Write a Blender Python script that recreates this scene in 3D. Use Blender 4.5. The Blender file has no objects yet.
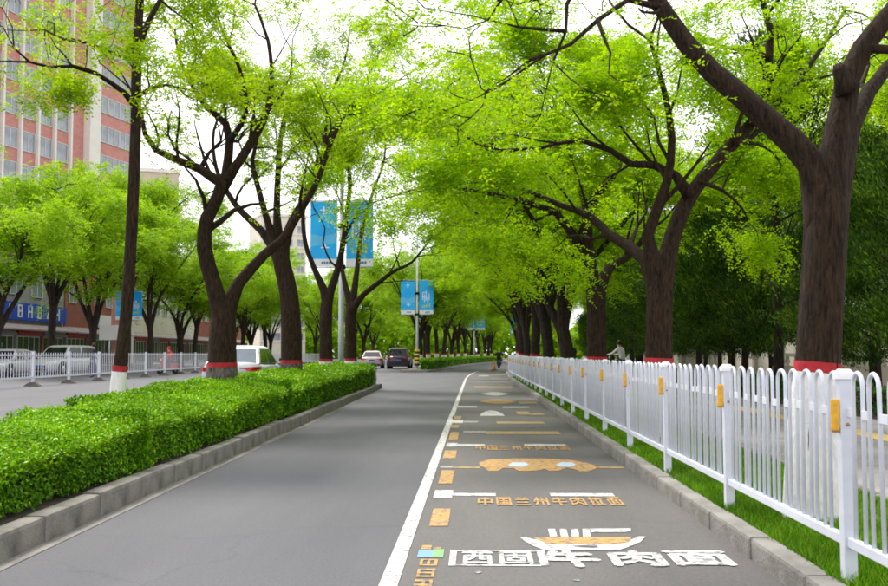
import bpy, bmesh, math, random
import numpy as np
from mathutils import Vector, Matrix, Euler

# ------------------------------------------------------------------ camera, sky, sun, exposure
scene = bpy.context.scene
C = scene.collection
CAM_H = 1.2
cam_data = bpy.data.cameras.new('camera')
cam_data.sensor_width = 36.0
cam_data.lens = 36.0 * 1000 / 888
cam_data.clip_start = 0.05
cam_data.clip_end = 3000
cam = bpy.data.objects.new('camera', cam_data)
cam.location = (0, 0, CAM_H)
cam.rotation_euler = (math.radians(90 + 3.49), 0, math.radians(1.776))
C.objects.link(cam)
scene.camera = cam
CAM_R = Euler(cam.rotation_euler).to_matrix()

SUN_AZ, SUN_EL = math.radians(-35), math.radians(58)     # azimuth from +Y towards +X
world = bpy.data.worlds.new('World')
scene.world = world
world.use_nodes = True
wn, wl = world.node_tree.nodes, world.node_tree.links
bg = wn['Background']
sky = wn.new('ShaderNodeTexSky')
sky.sky_type = 'NISHITA'
sky.sun_disc = False
sky.sun_elevation = SUN_EL
sky.sun_rotation = SUN_AZ
sky.air_density = 1.0
sky.dust_density = 1.5
sky.ozone_density = 1.0
hs = wn.new('ShaderNodeHueSaturation')
hs.inputs['Saturation'].default_value = 0.10
wl.new(sky.outputs[0], hs.inputs['Color'])
veil = wn.new('ShaderNodeMix')            # an even overcast veil over the clear sky
veil.data_type = 'RGBA'
veil.inputs[0].default_value = 0.65
veil.inputs[7].default_value = (6.4, 6.25, 6.4, 1)
wl.new(hs.outputs[0], veil.inputs[6])
wl.new(veil.outputs[2], bg.inputs[0])
bg.inputs[1].default_value = 0.108

sun_data = bpy.data.lights.new('sun', 'SUN')
sun_data.energy = 1.5
sun_data.angle = math.radians(14)
sun_data.color = (1.0, 0.95, 0.86)
sun = bpy.data.objects.new('sun', sun_data)
sd = Vector((math.sin(SUN_AZ) * math.cos(SUN_EL), math.cos(SUN_AZ) * math.cos(SUN_EL), math.sin(SUN_EL)))
sun.rotation_euler = sd.to_track_quat('Z', 'Y').to_euler()
sun.location = (0, 0, 60)
C.objects.link(sun)

vs = scene.view_settings
vs.view_transform = 'Standard'
vs.look = 'None'
vs.exposure = 1.45
vs.gamma = 1.0
vs.use_curve_mapping = False
scene.cycles.max_bounces = 6
scene.cycles.use_adaptive_sampling = True
scene.cycles.adaptive_threshold = 0.02
scene.cycles.diffuse_bounces = 4
scene.cycles.transmission_bounces = 5
scene.cycles.filter_width = 1.8

# ------------------------------------------------------------------ helpers
def at(px, py, Y):
    """photo pixel -> point of the place at distance Y"""
    d = CAM_R @ Vector(((px - 444) / 1000, -(py - 293) / 1000, -1))
    return Vector((0, 0, CAM_H)) + d * (Y / d.y)

def link(o, parent=None):
    C.objects.link(o)
    if parent is not None:
        o.parent = parent
    return o

def tag(o, label=None, cat=None, group=None, kind=None):
    if label: o['label'] = label
    if cat: o['category'] = cat
    if group: o['group'] = group
    if kind: o['kind'] = kind
    return o

def empty(name, loc, rz=0.0, label=None, cat=None, group=None):
    o = bpy.data.objects.new(name, None)
    o.empty_display_size = 0.2
    o.location = loc
    o.rotation_euler = (0, 0, rz)
    C.objects.link(o)
    return tag(o, label, cat, group)

class MB:
    """collects vertices and faces, builds one mesh object"""
    def __init__(s):
        s.v, s.f, s.m, s.sm = [], [], [], []
    def add(s, vs, fs, mi=0, smooth=False):
        b = len(s.v)
        s.v += [tuple(v) for v in vs]
        for f in fs:
            s.f.append(tuple(i + b for i in f)); s.m.append(mi); s.sm.append(smooth)
        return s
    def box(s, x0, x1, y0, y1, z0, z1, mi=0, M=None):
        vs = [Vector(p) for p in ((x0,y0,z0),(x1,y0,z0),(x1,y1,z0),(x0,y1,z0),(x0,y0,z1),(x1,y0,z1),(x1,y1,z1),(x0,y1,z1))]
        if M is not None: vs = [M @ v for v in vs]
        return s.add(vs, [(0,3,2,1),(4,5,6,7),(0,1,5,4),(1,2,6,5),(2,3,7,6),(3,0,4,7)], mi)
    def tube(s, pts, rad, n=8, mi=0, caps=True, smooth=True, rn=None, sq=1.0):
        pts = [Vector(p) for p in pts]
        if not hasattr(rad, '__len__'): rad = [rad] * len(pts)
        t0 = (pts[1] - pts[0]).normalized()
        up = Vector((0, 1, 0)) if abs(t0.y) < 0.9 else Vector((1, 0, 0))
        u = t0.cross(up).normalized()
        V, F = [], []
        for i, p in enumerate(pts):
            t = (pts[min(i + 1, len(pts) - 1)] - pts[max(i - 1, 0)]).normalized()
            u = (u - t * u.dot(t)).normalized()
            w = t.cross(u)
            for k in range(n):
                a = 2 * math.pi * k / n
                r = rad[i] * (rn(a, p) if rn else 1.0)
                V.append(p + (u * math.cos(a) + w * math.sin(a) * sq) * r)
        for i in range(len(pts) - 1):
            for k in range(n):
                a, b = i * n + k, i * n + (k + 1) % n
                F.append((a, b, b + n, a + n))
        if caps:
            F.append(tuple(range(n - 1, -1, -1)))
            F.append(tuple((len(pts) - 1) * n + k for k in range(n)))
        return s.add(V, F, mi, smooth)
    def lathe(s, c, prof, n=16, mi=0, axis='Z', smooth=True, cap=True):
        V, F = [], []
        for r, z in prof:
            for k in range(n):
                a = 2 * math.pi * k / n
                q = (r * math.cos(a), r * math.sin(a), z)
                if axis == 'Y': q = (q[0], q[2], q[1])
                if axis == 'X': q = (q[2], q[0], q[1])
                V.append((c[0] + q[0], c[1] + q[1], c[2] + q[2]))
        for i in range(len(prof) - 1):
            for k in range(n):
                a, b = i * n + k, i * n + (k + 1) % n
                F.append((a, b, b + n, a + n))
        if cap:
            F.append(tuple(range(n - 1, -1, -1)))
            F.append(tuple((len(prof) - 1) * n + k for k in range(n)))
        return s.add(V, F, mi, smooth)
    def poly(s, pts, z, mi=0):
        return s.add([(p[0], p[1], z) for p in pts], [tuple(range(len(pts)))], mi)
    def mesh(s, name, mats):
        me = bpy.data.meshes.new(name)
        me.from_pydata(s.v, [], s.f)
        if not isinstance(mats, (list, tuple)): mats = [mats]
        for m in mats: me.materials.append(m)
        me.polygons.foreach_set('material_index', s.m)
        me.polygons.foreach_set('use_smooth', s.sm)
        me.update()
        return me
    def build(s, name, mats, parent=None, loc=None, rz=0):
        o = bpy.data.objects.new(name, s.mesh(name, mats))
        if loc is not None: o.location = loc
        if rz: o.rotation_euler = (0, 0, rz)
        return link(o, parent)

def quad_mesh(name, V, mat, nper=4):
    """fast mesh out of separate n-gons; V is (N, nper, 3)"""
    N = V.shape[0]
    me = bpy.data.meshes.new(name)
    me.vertices.add(N * nper)
    me.vertices.foreach_set('co', np.ascontiguousarray(V, dtype=np.float32).ravel())
    me.loops.add(N * nper)
    me.loops.foreach_set('vertex_index', np.arange(N * nper, dtype=np.int32))
    me.polygons.add(N)
    me.polygons.foreach_set('loop_start', np.arange(0, N * nper, nper, dtype=np.int32))
    me.materials.append(mat)
    me.update(calc_edges=True)
    return me

def inst(name, me, parent=None, loc=(0, 0, 0), rot=(0, 0, 0), sc=(1, 1, 1)):
    o = bpy.data.objects.new(name, me)
    o.location = loc; o.rotation_euler = rot; o.scale = sc
    return link(o, parent)

def bevel_mesh(me, w, seg=1):
    bm = bmesh.new(); bm.from_mesh(me)
    bmesh.ops.bevel(bm, geom=list(bm.edges), offset=w, segments=seg, profile=0.6, affect='EDGES')
    bm.to_mesh(me); bm.free()
    return me

# ------------------------------------------------------------------ materials
def mat(name, col, rough=0.6, var=0.0, scale=5.0, bump=0.0, bscale=40.0, metal=0.0, spec=0.5, col2=None, stretch=None, detail=5, emis=0):
    m = bpy.data.materials.new(name); m.use_nodes = True
    nt = m.node_tree; N, L = nt.nodes, nt.links
    b = N['Principled BSDF']
    b.inputs['Base Color'].default_value = (*col, 1)
    b.inputs['Roughness'].default_value = rough
    b.inputs['Metallic'].default_value = metal
    b.inputs['Specular IOR Level'].default_value = spec
    tc = N.new('ShaderNodeTexCoord')
    src = tc.outputs['Object']
    if stretch:
        mp = N.new('ShaderNodeMapping'); mp.inputs['Scale'].default_value = stretch
        L.new(src, mp.inputs[0]); src = mp.outputs[0]
    if var or col2:
        nz = N.new('ShaderNodeTexNoise'); nz.inputs['Scale'].default_value = scale; nz.inputs['Detail'].default_value = detail
        L.new(src, nz.inputs['Vector'])
        rp = N.new('ShaderNodeValToRGB')
        c2 = col2 if col2 else tuple(min(1, c * (1 + var)) for c in col)
        c1 = col if col2 else tuple(c * (1 - var) for c in col)
        rp.color_ramp.elements[0].position = 0.34; rp.color_ramp.elements[0].color = (*c1, 1)
        rp.color_ramp.elements[1].position = 0.66; rp.color_ramp.elements[1].color = (*c2, 1)
        L.new(nz.outputs['Fac'], rp.inputs[0]); L.new(rp.outputs[0], b.inputs['Base Color'])
    if bump:
        n2 = N.new('ShaderNodeTexNoise'); n2.inputs['Scale'].default_value = bscale; n2.inputs['Detail'].default_value = 4
        L.new(src, n2.inputs['Vector'])
        bp = N.new('ShaderNodeBump'); bp.inputs['Strength'].default_value = bump; bp.inputs['Distance'].default_value = 0.02
        L.new(n2.outputs['Fac'], bp.inputs['Height']); L.new(bp.outputs[0], b.inputs['Normal'])
    return m

def asphalt(name, a, b_, patch, tint2):
    m = bpy.data.materials.new(name); m.use_nodes = True
    N, L = m.node_tree.nodes, m.node_tree.links
    bs = N['Principled BSDF']; bs.inputs['Roughness'].default_value = 0.72
    tc = N.new('ShaderNodeTexCoord')
    fine = N.new('ShaderNodeTexNoise'); fine.inputs['Scale'].default_value = 55; fine.inputs['Detail'].default_value = 6; fine.inputs['Roughness'].default_value = 0.75
    L.new(tc.outputs['Object'], fine.inputs['Vector'])
    mp = N.new('ShaderNodeMapping'); mp.inputs['Scale'].default_value = (0.9, 0.16, 1)
    L.new(tc.outputs['Object'], mp.inputs[0])
    big = N.new('ShaderNodeTexNoise'); big.inputs['Scale'].default_value = 1.3; big.inputs['Detail'].default_value = 7; big.inputs['Roughness'].default_value = 0.6
    L.new(mp.outputs[0], big.inputs['Vector'])
    r1 = N.new('ShaderNodeValToRGB')
    r1.color_ramp.elements[0].position = 0.3; r1.color_ramp.elements[0].color = (*a, 1)
    r1.color_ramp.elements[1].position = 0.7; r1.color_ramp.elements[1].color = (*b_, 1)
    L.new(big.outputs['Fac'], r1.inputs[0])
    r2 = N.new('ShaderNodeValToRGB')
    r2.color_ramp.elements[0].position = 0.28; r2.color_ramp.elements[0].color = (0.62, 0.62, 0.62, 1)
    r2.color_ramp.elements[1].position = 0.72; r2.color_ramp.elements[1].color = (1.38, 1.38, 1.38, 1)
    L.new(fine.outputs['Fac'], r2.inputs[0])
    mx = N.new('ShaderNodeMix'); mx.data_type = 'RGBA'; mx.blend_type = 'MULTIPLY'; mx.inputs[0].default_value = 1
    L.new(r1.outputs[0], mx.inputs[6]); L.new(r2.outputs[0], mx.inputs[7])
    # old dark seams / cracks
    wob = N.new('ShaderNodeTexNoise'); wob.inputs['Scale'].default_value = 1.2; wob.inputs['Detail'].default_value = 5
    L.new(tc.outputs['Object'], wob.inputs['Vector'])
    add = N.new('ShaderNodeMix'); add.data_type = 'RGBA'; add.blend_type = 'ADD'; add.inputs[0].default_value = 0.8
    L.new(tc.outputs['Object'], add.inputs[6]); L.new(wob.outputs['Color'], add.inputs[7])
    vo = N.new('ShaderNodeTexVoronoi'); vo.feature = 'DISTANCE_TO_EDGE'; vo.inputs['Scale'].default_value = 0.23
    L.new(add.outputs[2], vo.inputs['Vector'])
    cr = N.new('ShaderNodeValToRGB')
    cr.color_ramp.elements[0].position = 0.0; cr.color_ramp.elements[0].color = (*patch, 1)
    cr.color_ramp.elements[1].position = 0.004; cr.color_ramp.elements[1].color = (1, 1, 1, 1)
    L.new(vo.outputs['Distance'], cr.inputs[0])
    m2 = N.new('ShaderNodeMix'); m2.data_type = 'RGBA'; m2.blend_type = 'MULTIPLY'; m2.inputs[0].default_value = 0.3
    L.new(mx.outputs[2], m2.inputs[6]); L.new(cr.outputs[0], m2.inputs[7])
    L.new(m2.outputs[2], bs.inputs['Base Color'])
    bp = N.new('ShaderNodeBump'); bp.inputs['Strength'].default_value = 0.25; bp.inputs['Distance'].default_value = 0.006
    L.new(fine.outputs['Fac'], bp.inputs['Height']); L.new(bp.outputs[0], bs.inputs['Normal'])
    return m

def leafmat(name, c1, c2, c3, transl=0.45, rough=0.5, patch=0.2):
    m = bpy.data.materials.new(name); m.use_nodes = True
    N, L = m.node_tree.nodes, m.node_tree.links
    out = N['Material Output']; b = N['Principled BSDF']
    b.inputs['Roughness'].default_value = rough
    b.inputs['Specular IOR Level'].default_value = 0.12
    g = N.new('ShaderNodeNewGeometry')
    rp = N.new('ShaderNodeValToRGB')
    e = rp.color_ramp.elements
    e[0].position = 0.0; e[0].color = (*c1, 1); e[1].position = 1.0; e[1].color = (*c3, 1)
    k = e.new(0.5); k.color = (*c2, 1)
    L.new(g.outputs['Random Per Island'], rp.inputs[0])
    t = N.new('ShaderNodeBsdfTranslucent')
    # boughs of older and younger leaves
    tc = N.new('ShaderNodeTexCoord'); nz = N.new('ShaderNodeTexNoise'); nz.inputs['Scale'].default_value = 1.1; nz.inputs['Detail'].default_value = 2
    L.new(tc.outputs['Object'], nz.inputs['Vector'])
    r2 = N.new('ShaderNodeValToRGB')
    r2.color_ramp.elements[0].position = 0.36; r2.color_ramp.elements[0].color = (1 - patch, 1 - patch * .8, 1 - patch, 1)
    r2.color_ramp.elements[1].position = 0.64; r2.color_ramp.elements[1].color = (1 + patch, 1 + patch * .8, 1, 1)
    L.new(nz.outputs['Fac'], r2.inputs[0])
    mm = N.new('ShaderNodeMix'); mm.data_type = 'RGBA'; mm.blend_type = 'MULTIPLY'; mm.inputs[0].default_value = 1
    L.new(rp.outputs[0], mm.inputs[6]); L.new(r2.outputs[0], mm.inputs[7])
    L.new(mm.outputs[2], b.inputs['Base Color']); L.new(mm.outputs[2], t.inputs['Color'])
    mx = N.new('ShaderNodeMixShader'); mx.inputs[0].default_value = transl
    L.new(b.outputs[0], mx.inputs[1]); L.new(t.outputs[0], mx.inputs[2]); L.new(mx.outputs[0], out.inputs['Surface'])
    return m

def bark(name, c1, c2, sc=1.0):
    m = bpy.data.materials.new(name); m.use_nodes = True
    N, L = m.node_tree.nodes, m.node_tree.links
    b = N['Principled BSDF']; b.inputs['Roughness'].default_value = 0.9; b.inputs['Specular IOR Level'].default_value = 0.2
    tc = N.new('ShaderNodeTexCoord')
    mp = N.new('ShaderNodeMapping'); mp.inputs['Scale'].default_value = (19 * sc, 19 * sc, 3.4 * sc)
    L.new(tc.outputs['Object'], mp.inputs[0])
    nz = N.new('ShaderNodeTexNoise'); nz.inputs['Scale'].default_value = 2.2; nz.inputs['Detail'].default_value = 8; nz.inputs['Roughness'].default_value = 0.65; nz.inputs['Distortion'].default_value = 0.6
    L.new(mp.outputs[0], nz.inputs['Vector'])
    rp = N.new('ShaderNodeValToRGB')
    rp.color_ramp.elements[0].position = 0.36; rp.color_ramp.elements[0].color = (*c1, 1)
    rp.color_ramp.elements[1].position = 0.64; rp.color_ramp.elements[1].color = (*c2, 1)
    L.new(nz.outputs['Fac'], rp.inputs[0]); L.new(rp.outputs[0], b.inputs['Base Color'])
    bp = N.new('ShaderNodeBump'); bp.inputs['Strength'].default_value = 1.0; bp.inputs['Distance'].default_value = 0.06
    L.new(nz.outputs['Fac'], bp.inputs['Height']); L.new(bp.outputs[0], b.inputs['Normal'])
    return m

def worn_paint(name, col, under, amount=0.45, scale=18):
    m = bpy.data.materials.new(name); m.use_nodes = True
    N, L = m.node_tree.nodes, m.node_tree.links
    b = N['Principled BSDF']; b.inputs['Roughness'].default_value = 0.65
    tc = N.new('ShaderNodeTexCoord')
    nz = N.new('ShaderNodeTexNoise'); nz.inputs['Scale'].default_value = scale; nz.inputs['Detail'].default_value = 9; nz.inputs['Roughness'].default_value = 0.72
    L.new(tc.outputs['Object'], nz.inputs['Vector'])
    rp = N.new('ShaderNodeValToRGB')
    rp.color_ramp.elements[0].position = amount - 0.05; rp.color_ramp.elements[0].color = (*under, 1)
    rp.color_ramp.elements[1].position = amount + 0.06; rp.color_ramp.elements[1].color = (*col, 1)
    L.new(nz.outputs['Fac'], rp.inputs[0]); L.new(rp.outputs[0], b.inputs['Base Color'])
    return m

M = {}
M['ground'] = mat('ground', (0.10, 0.09, 0.07), 0.95, 0.25, 0.8)
M['asphalt'] = asphalt('asphalt_road', (0.064, 0.065, 0.078), (0.093, 0.094, 0.108), (0.4, 0.4, 0.4), None)
M['lane'] = asphalt('asphalt_lane', (0.086, 0.081, 0.082), (0.120, 0.114, 0.113), (0.55, 0.53, 0.52), None)
M['gutter'] = mat('gutter_concrete', (0.20, 0.19, 0.175), 0.85, 0.25, 3, 0.3, 60)
M['kerb'] = mat('kerb_concrete', (0.17, 0.163, 0.148), 0.85, 0, 5, 0.4, 50, col2=(0.27, 0.26, 0.24))
M['kerb_l'] = mat('kerb_stone_left', (0.085, 0.08, 0.068), 0.85, 0, 4, 0.4, 50, col2=(0.22, 0.21, 0.185))
M['soil'] = mat('soil', (0.05, 0.04, 0.028), 0.95, 0.3, 6, 0.5, 30)
M['verge'] = mat('verge_soil', (0.055, 0.075, 0.02), 0.95, 0, 2.2, 0.4, 30, col2=(0.13, 0.09, 0.05))
M['sidewalk'] = mat('sidewalk_paving', (0.22, 0.21, 0.205), 0.85, 0.16, 2.5, 0.2, 60)
M['tactile'] = mat('tactile_yellow', (0.52, 0.36, 0.11), 0.8, 0.15, 4)
M['paintw'] = worn_paint('white_road_paint', (0.60, 0.59, 0.59), (0.20, 0.19, 0.185), 0.45)
M['painty'] = worn_paint('yellow_road_paint', (0.52, 0.29, 0.08), (0.17, 0.14, 0.11), 0.47)
M['paintfw'] = worn_paint('faded_white_paint', (0.42, 0.41, 0.39), (0.16, 0.155, 0.15), 0.47)
M['paintfy'] = worn_paint('faded_yellow_paint', (0.42, 0.27, 0.10), (0.16, 0.15, 0.13), 0.46)
M['paintb'] = worn_paint('blue_road_paint', (0.16, 0.32, 0.68), (0.2, 0.2, 0.22), 0.34)
M['paintlb'] = worn_paint('pale_blue_road_paint', (0.42, 0.52, 0.68), (0.25, 0.25, 0.26), 0.34)
M['paintg'] = worn_paint('green_road_paint', (0.18, 0.48, 0.16), (0.2, 0.2, 0.2), 0.34)
M['fence'] = mat('white_fence_coating', (0.60, 0.64, 0.74), 0.42, 0, 3.5, col2=(0.68, 0.71, 0.79), stretch=(1, 1, 3))
M['cap'] = mat('post_cap_plastic', (0.84, 0.85, 0.90), 0.4, 0.03, 10)
M['refl'] = mat('reflector_amber', (0.80, 0.42, 0.02), 0.35, 0.15, 30)
M['refl2'] = mat('reflector_base', (0.35, 0.20, 0.10), 0.5, 0.2, 30)
M['barrier'] = mat('barrier_white', (0.64, 0.66, 0.73), 0.45, 0.04, 4)
M['foot'] = mat('barrier_foot_rubber', (0.10, 0.085, 0.075), 0.8, 0.3, 8)
M['bark'] = bark('bark', (0.012, 0.0075, 0.0045), (0.066, 0.041, 0.025))
M['bark_far'] = bark('bark_far', (0.014, 0.010, 0.008), (0.060, 0.043, 0.033), 0.7)
M['wash'] = mat('whitewash', (0.66, 0.65, 0.64), 0.9, 0, 9, 0.6, 22, col2=(0.80, 0.79, 0.78), stretch=(3, 3, 1))
M['wash_worn'] = mat('worn_whitewash', (0.035, 0.026, 0.022), 0.9, 0, 8, 0.6, 22, col2=(0.17, 0.15, 0.14), stretch=(3, 3, 1))
M['red'] = mat('red_band_paint', (0.38, 0.014, 0.022), 0.8, 0.35, 9, 0.4, 25)
M['leaf_r'] = leafmat('locust_leaf', (0.20, 0.385, 0.002), (0.30, 0.52, 0.003), (0.45, 0.62, 0.005), 0.62, 0.5, 0.12)
M['leaf_l'] = leafmat('locust_leaf_young', (0.20, 0.36, 0.003), (0.31, 0.49, 0.004), (0.45, 0.59, 0.008), 0.55)
M['leaf_f'] = leafmat('far_leaf', (0.19, 0.38, 0.006), (0.29, 0.50, 0.008), (0.41, 0.59, 0.015), 0.5)
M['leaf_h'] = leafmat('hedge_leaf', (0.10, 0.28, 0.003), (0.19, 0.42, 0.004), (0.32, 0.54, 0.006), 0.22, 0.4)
M['leaf_c'] = leafmat('juniper_leaf', (0.016, 0.046, 0.009), (0.04, 0.10, 0.012), (0.14, 0.25, 0.018), 0.25, 0.6, 0.7)
M['leaf_shade'] = leafmat('shaded_hedge_leaf', (0.035, 0.12, 0.003), (0.07, 0.20, 0.004), (0.14, 0.32, 0.005), 0.2, 0.4)  # darker copy of the hedge leaf, shade of the sides put into colour
M['leaf_s'] = leafmat('shrub_leaf', (0.025, 0.075, 0.012), (0.05, 0.13, 0.018), (0.09, 0.2, 0.02), 0.3, 0.5)
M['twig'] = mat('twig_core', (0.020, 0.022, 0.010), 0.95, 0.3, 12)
M['grass'] = leafmat('grass_blade', (0.055, 0.17, 0.006), (0.10, 0.26, 0.008), (0.20, 0.37, 0.012), 0.3, 0.5, .3)
M['pole'] = mat('lamp_pole_grey', (0.50, 0.53, 0.56), 0.4, 0.05, 4, metal=0.2)
M['banner'] = mat('banner_blue', (0.002, 0.38, 0.93), 0.6, 0, 0.8, col2=(0.006, 0.50, 0.96))
M['banner_l'] = mat('banner_light_blue', (0.10, 0.50, 0.85), 0.5, 0.1, 2)
M['banner_w'] = mat('banner_white', (0.78, 0.82, 0.86), 0.5, 0.03, 3)
M['banner_g'] = mat('banner_lime', (0.45, 0.66, 0.22), 0.5, 0.1, 3)
M['banner_t'] = mat('banner_dark_text', (0.10, 0.14, 0.25), 0.5, 0.1, 3)
M['clamp'] = mat('orange_clamp', (0.55, 0.10, 0.03), 0.5, 0.2, 20)
M['brick'] = mat('pink_wall_tile', (0.46, 0.19, 0.165), 0.7, 0, 1.2, col2=(0.56, 0.25, 0.22), stretch=(1, 1, 3))
M['bwhite'] = mat('white_wall', (0.74, 0.71, 0.67), 0.75, 0.05, 1)
M['beige'] = mat('beige_wall', (0.52, 0.46, 0.38), 0.8, 0.08, 0.6)
M['cream'] = mat('cream_wall', (0.70, 0.66, 0.56), 0.8, 0.06, 0.6)
M['redbrown'] = mat('red_brown_wall', (0.27, 0.09, 0.055), 0.8, 0.15, 1.5)
M['greywall'] = mat('grey_wall', (0.30, 0.28, 0.27), 0.8, 0.1, 1)
M['frame'] = mat('window_frame', (0.62, 0.63, 0.64), 0.5, 0.05, 3)
M['glass'] = mat('window_glass', (0.22, 0.25, 0.29), 0.12, 0.35, 0.7, spec=0.8)
M['dglass'] = mat('shop_glass', (0.02, 0.022, 0.028), 0.12, 0.3, 1.0, spec=0.6)
M['signblue'] = mat('sign_blue', (0.008, 0.06, 0.50), 0.5, 0.1, 2)
M['signwhite'] = mat('sign_letter_white', (0.80, 0.81, 0.83), 0.5, 0.03, 3)
M['signred'] = mat('sign_red', (0.45, 0.025, 0.025), 0.5, 0.1, 2)
M['teal'] = mat('shop_poster_teal', (0.22, 0.50, 0.46), 0.5, 0.15, 2)
M['awning'] = mat('awning_grey', (0.34, 0.29, 0.28), 0.7, 0.1, 2)
M['sheet'] = mat('plain_sign_sheet', (0.50, 0.50, 0.48), 0.5, 0.05, 2)
M['carw'] = mat('white_car_paint', (0.48, 0.49, 0.52), 0.16, 0.02, 2)
M['card'] = mat('plum_car_paint', (0.055, 0.035, 0.055), 0.22, 0.1, 2)
M['carp'] = mat('silver_pink_car_paint', (0.62, 0.50, 0.52), 0.2, 0.05, 2)
M['carglass'] = mat('car_glass', (0.008, 0.009, 0.011), 0.08, 0.2, 2, spec=0.4)
M['rearglass'] = mat('rear_glass_pale', (0.13, 0.16, 0.20), 0.5, 0.1, 2, spec=0.02)
M['tyre'] = mat('tyre_rubber', (0.018, 0.018, 0.018), 0.85, 0.2, 20)
M['rim'] = mat('wheel_rim', (0.55, 0.55, 0.56), 0.3, 0.05, 8, metal=0.6)
M['tail'] = mat('tail_light_red', (0.50, 0.008, 0.012), 0.15, 0.1, 8)
M['head'] = mat('headlight_glass', (0.72, 0.74, 0.76), 0.1, 0.1, 8)
M['plate'] = mat('number_plate_blue', (0.04, 0.12, 0.42), 0.4, 0.05, 8)
M['black'] = mat('black_plastic', (0.018, 0.018, 0.02), 0.55, 0.2, 10)
M['skin'] = mat('skin', (0.50, 0.31, 0.22), 0.6, 0.05, 12)
M['hair'] = mat('hair', (0.014, 0.011, 0.010), 0.6, 0.3, 40)
M['navy'] = mat('navy_cloth', (0.02, 0.025, 0.045), 0.9, 0.2, 12)
M['denim'] = mat('denim', (0.06, 0.10, 0.22), 0.9, 0.2, 20)
M['whitecloth'] = mat('white_cloth', (0.74, 0.74, 0.76), 0.9, 0.05, 12)
M['redcloth'] = mat('red_cloth', (0.56, 0.02, 0.025), 0.9, 0.1, 12)
M['blackcloth'] = mat('black_cloth', (0.014, 0.014, 0.016), 0.9, 0.2, 12)
M['greencloth'] = mat('lime_cloth', (0.42, 0.55, 0.05), 0.9, 0.1, 12)
M['tealcloth'] = mat('teal_cloth', (0.03, 0.16, 0.20), 0.9, 0.1, 12)
M['orange'] = mat('orange_cone_plastic', (0.80, 0.32, 0.03), 0.5, 0.1, 12)
M['yellow'] = mat('stripe_yellow', (0.78, 0.55, 0.05), 0.5, 0.1, 8)
M['redmetal'] = mat('scooter_red', (0.5, 0.02, 0.02), 0.3, 0.1, 8)
M['hill'] = mat('hill_green', (0.10, 0.16, 0.06), 0.95, 0.3, 0.05)

# ------------------------------------------------------------------ ground, roads
def bend(Y):                                # the street swings to the right in the distance
    t = max(0.0, Y - 46.0)
    return t * t / 840.0 if t < 110 else 110 * 110 / 840.0 + (t - 110) * 110 / 420.0
def RX(x, Y): return x + bend(Y)
def leftline(Y): return -2.72 - 0.018 * (Y - 5.5)      # foot of the hedge island's kerb

gm = MB(); gm.add([(-1500, -200, -0.03), (1500, -200, -0.03), (1500, 2500, -0.03), (-1500, 2500, -0.03)], [(0, 1, 2, 3)])
tag(gm.build('ground', M['ground']), kind='structure')
rm = MB(); rm.add([(-33, -12, 0), (1.62, -12, 0), (1.62, 46, 0), (30, 100, 0), (110, 300, 0), (-60, 300, 0), (-33, 100, 0)], [(0, 1, 2, 3, 4, 5, 6)])
tag(rm.build('road', M['asphalt']), kind='structure')

def strip(x0, x1, y0, y1, z, n, bendy=True):
    m = MB(); V = []
    for i in range(n + 1):
        y = y0 + (y1 - y0) * i / n
        o = bend(y) if bendy else 0
        a = x0(y) if callable(x0) else x0
        b = x1(y) if callable(x1) else x1
        V += [(a + o, y, z), (b + o, y, z)]
    m.add(V, [(2 * i, 2 * i + 1, 2 * i + 3, 2 * i + 2) for i in range(n)])
    return m
lane = tag(strip(-0.40, 1.605, -8, 190, 0.004, 90).build('bike_lane', M['lane']), kind='structure')
gut = tag(strip(lambda y: leftline(y) - 0.02, lambda y: leftline(y) + 0.10, -6, 34.5, 0.004, 40, False).build('gutter', M['gutter']), kind='structure')
sw = tag(strip(3.05, 6.6, -8, 190, 0.124, 90).build('sidewalk', M['sidewalk']), kind='structure')
tp = strip(5.05, 5.45, -8, 190, 0.128, 90).build('tactile_strip', M['tactile'], sw); tp['label'] = 'yellow tactile paving strip'
vg = tag(strip(1.72, 2.95, -8, 190, 0.115, 90).build('grass_verge', M['verge']), kind='structure')
rg = tag(strip(6.72, 40, -8, 190, 0.118, 60).build('planted_ground', M['soil']), kind='structure')
lp = MB(); lp.add([(-33, -12, 0.13), (-33, 100, 0.13), (-60, 300, 0.13), (-220, 300, 0.13), (-220, -12, 0.13)], [(0, 1, 2, 3, 4)])
lp.add([(-33, -12, -0.02), (-33, 100, -0.02), (-60, 300, -0.02), (-60, 300, 0.13), (-33, 100, 0.13), (-33, -12, 0.13)], [(0, 1, 4, 5), (1, 2, 3, 4)])
tag(lp.build('far_pavement', M['sidewalk']), kind='structure')

# --- kerbs: each stone a piece of its own
rng = random.Random(5)
def stone_mesh(name, L, w, h, m, bev=0.02):
    b = MB(); b.box(-w / 2, w / 2, -L / 2, L / 2, -0.06, h)
    me = b.mesh(name, m)
    return bevel_mesh(me, bev, 2)
kr = tag(strip(1.62, 1.70, -8, 190, 0.02, 90).build('kerb', M['gutter']), kind='structure')
ks = [stone_mesh('kerb_stone', 0.975, 0.135, h, M['kerb'], 0.022) for h in (0.128, 0.132, 0.135)]
y = 2.5
while y < 70:
    a = math.atan((bend(y + 0.5) - bend(y - 0.5)))
    inst('kerb_stone', rng.choice(ks), kr, (RX(1.668, y) + rng.uniform(-.006, .006), y, rng.uniform(-.004, .004)), (0, rng.uniform(-.01, .01), -a + rng.uniform(-.006, .006)))
    y += 0.99
kb = MB()
for i in range(30):
    y0, y1 = 70 + i * 4, 74 + i * 4
    kb.add([(RX(1.6, y0), y0, 0), (RX(1.6, y1), y1, 0), (RX(1.6, y1), y1, .13), (RX(1.6, y0), y0, .13), (RX(1.735, y0), y0, .13), (RX(1.735, y1), y1, .13)], [(0, 1, 2, 3), (3, 2, 5, 4)])
kb.build('far_kerb', M['kerb'], kr)
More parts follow.
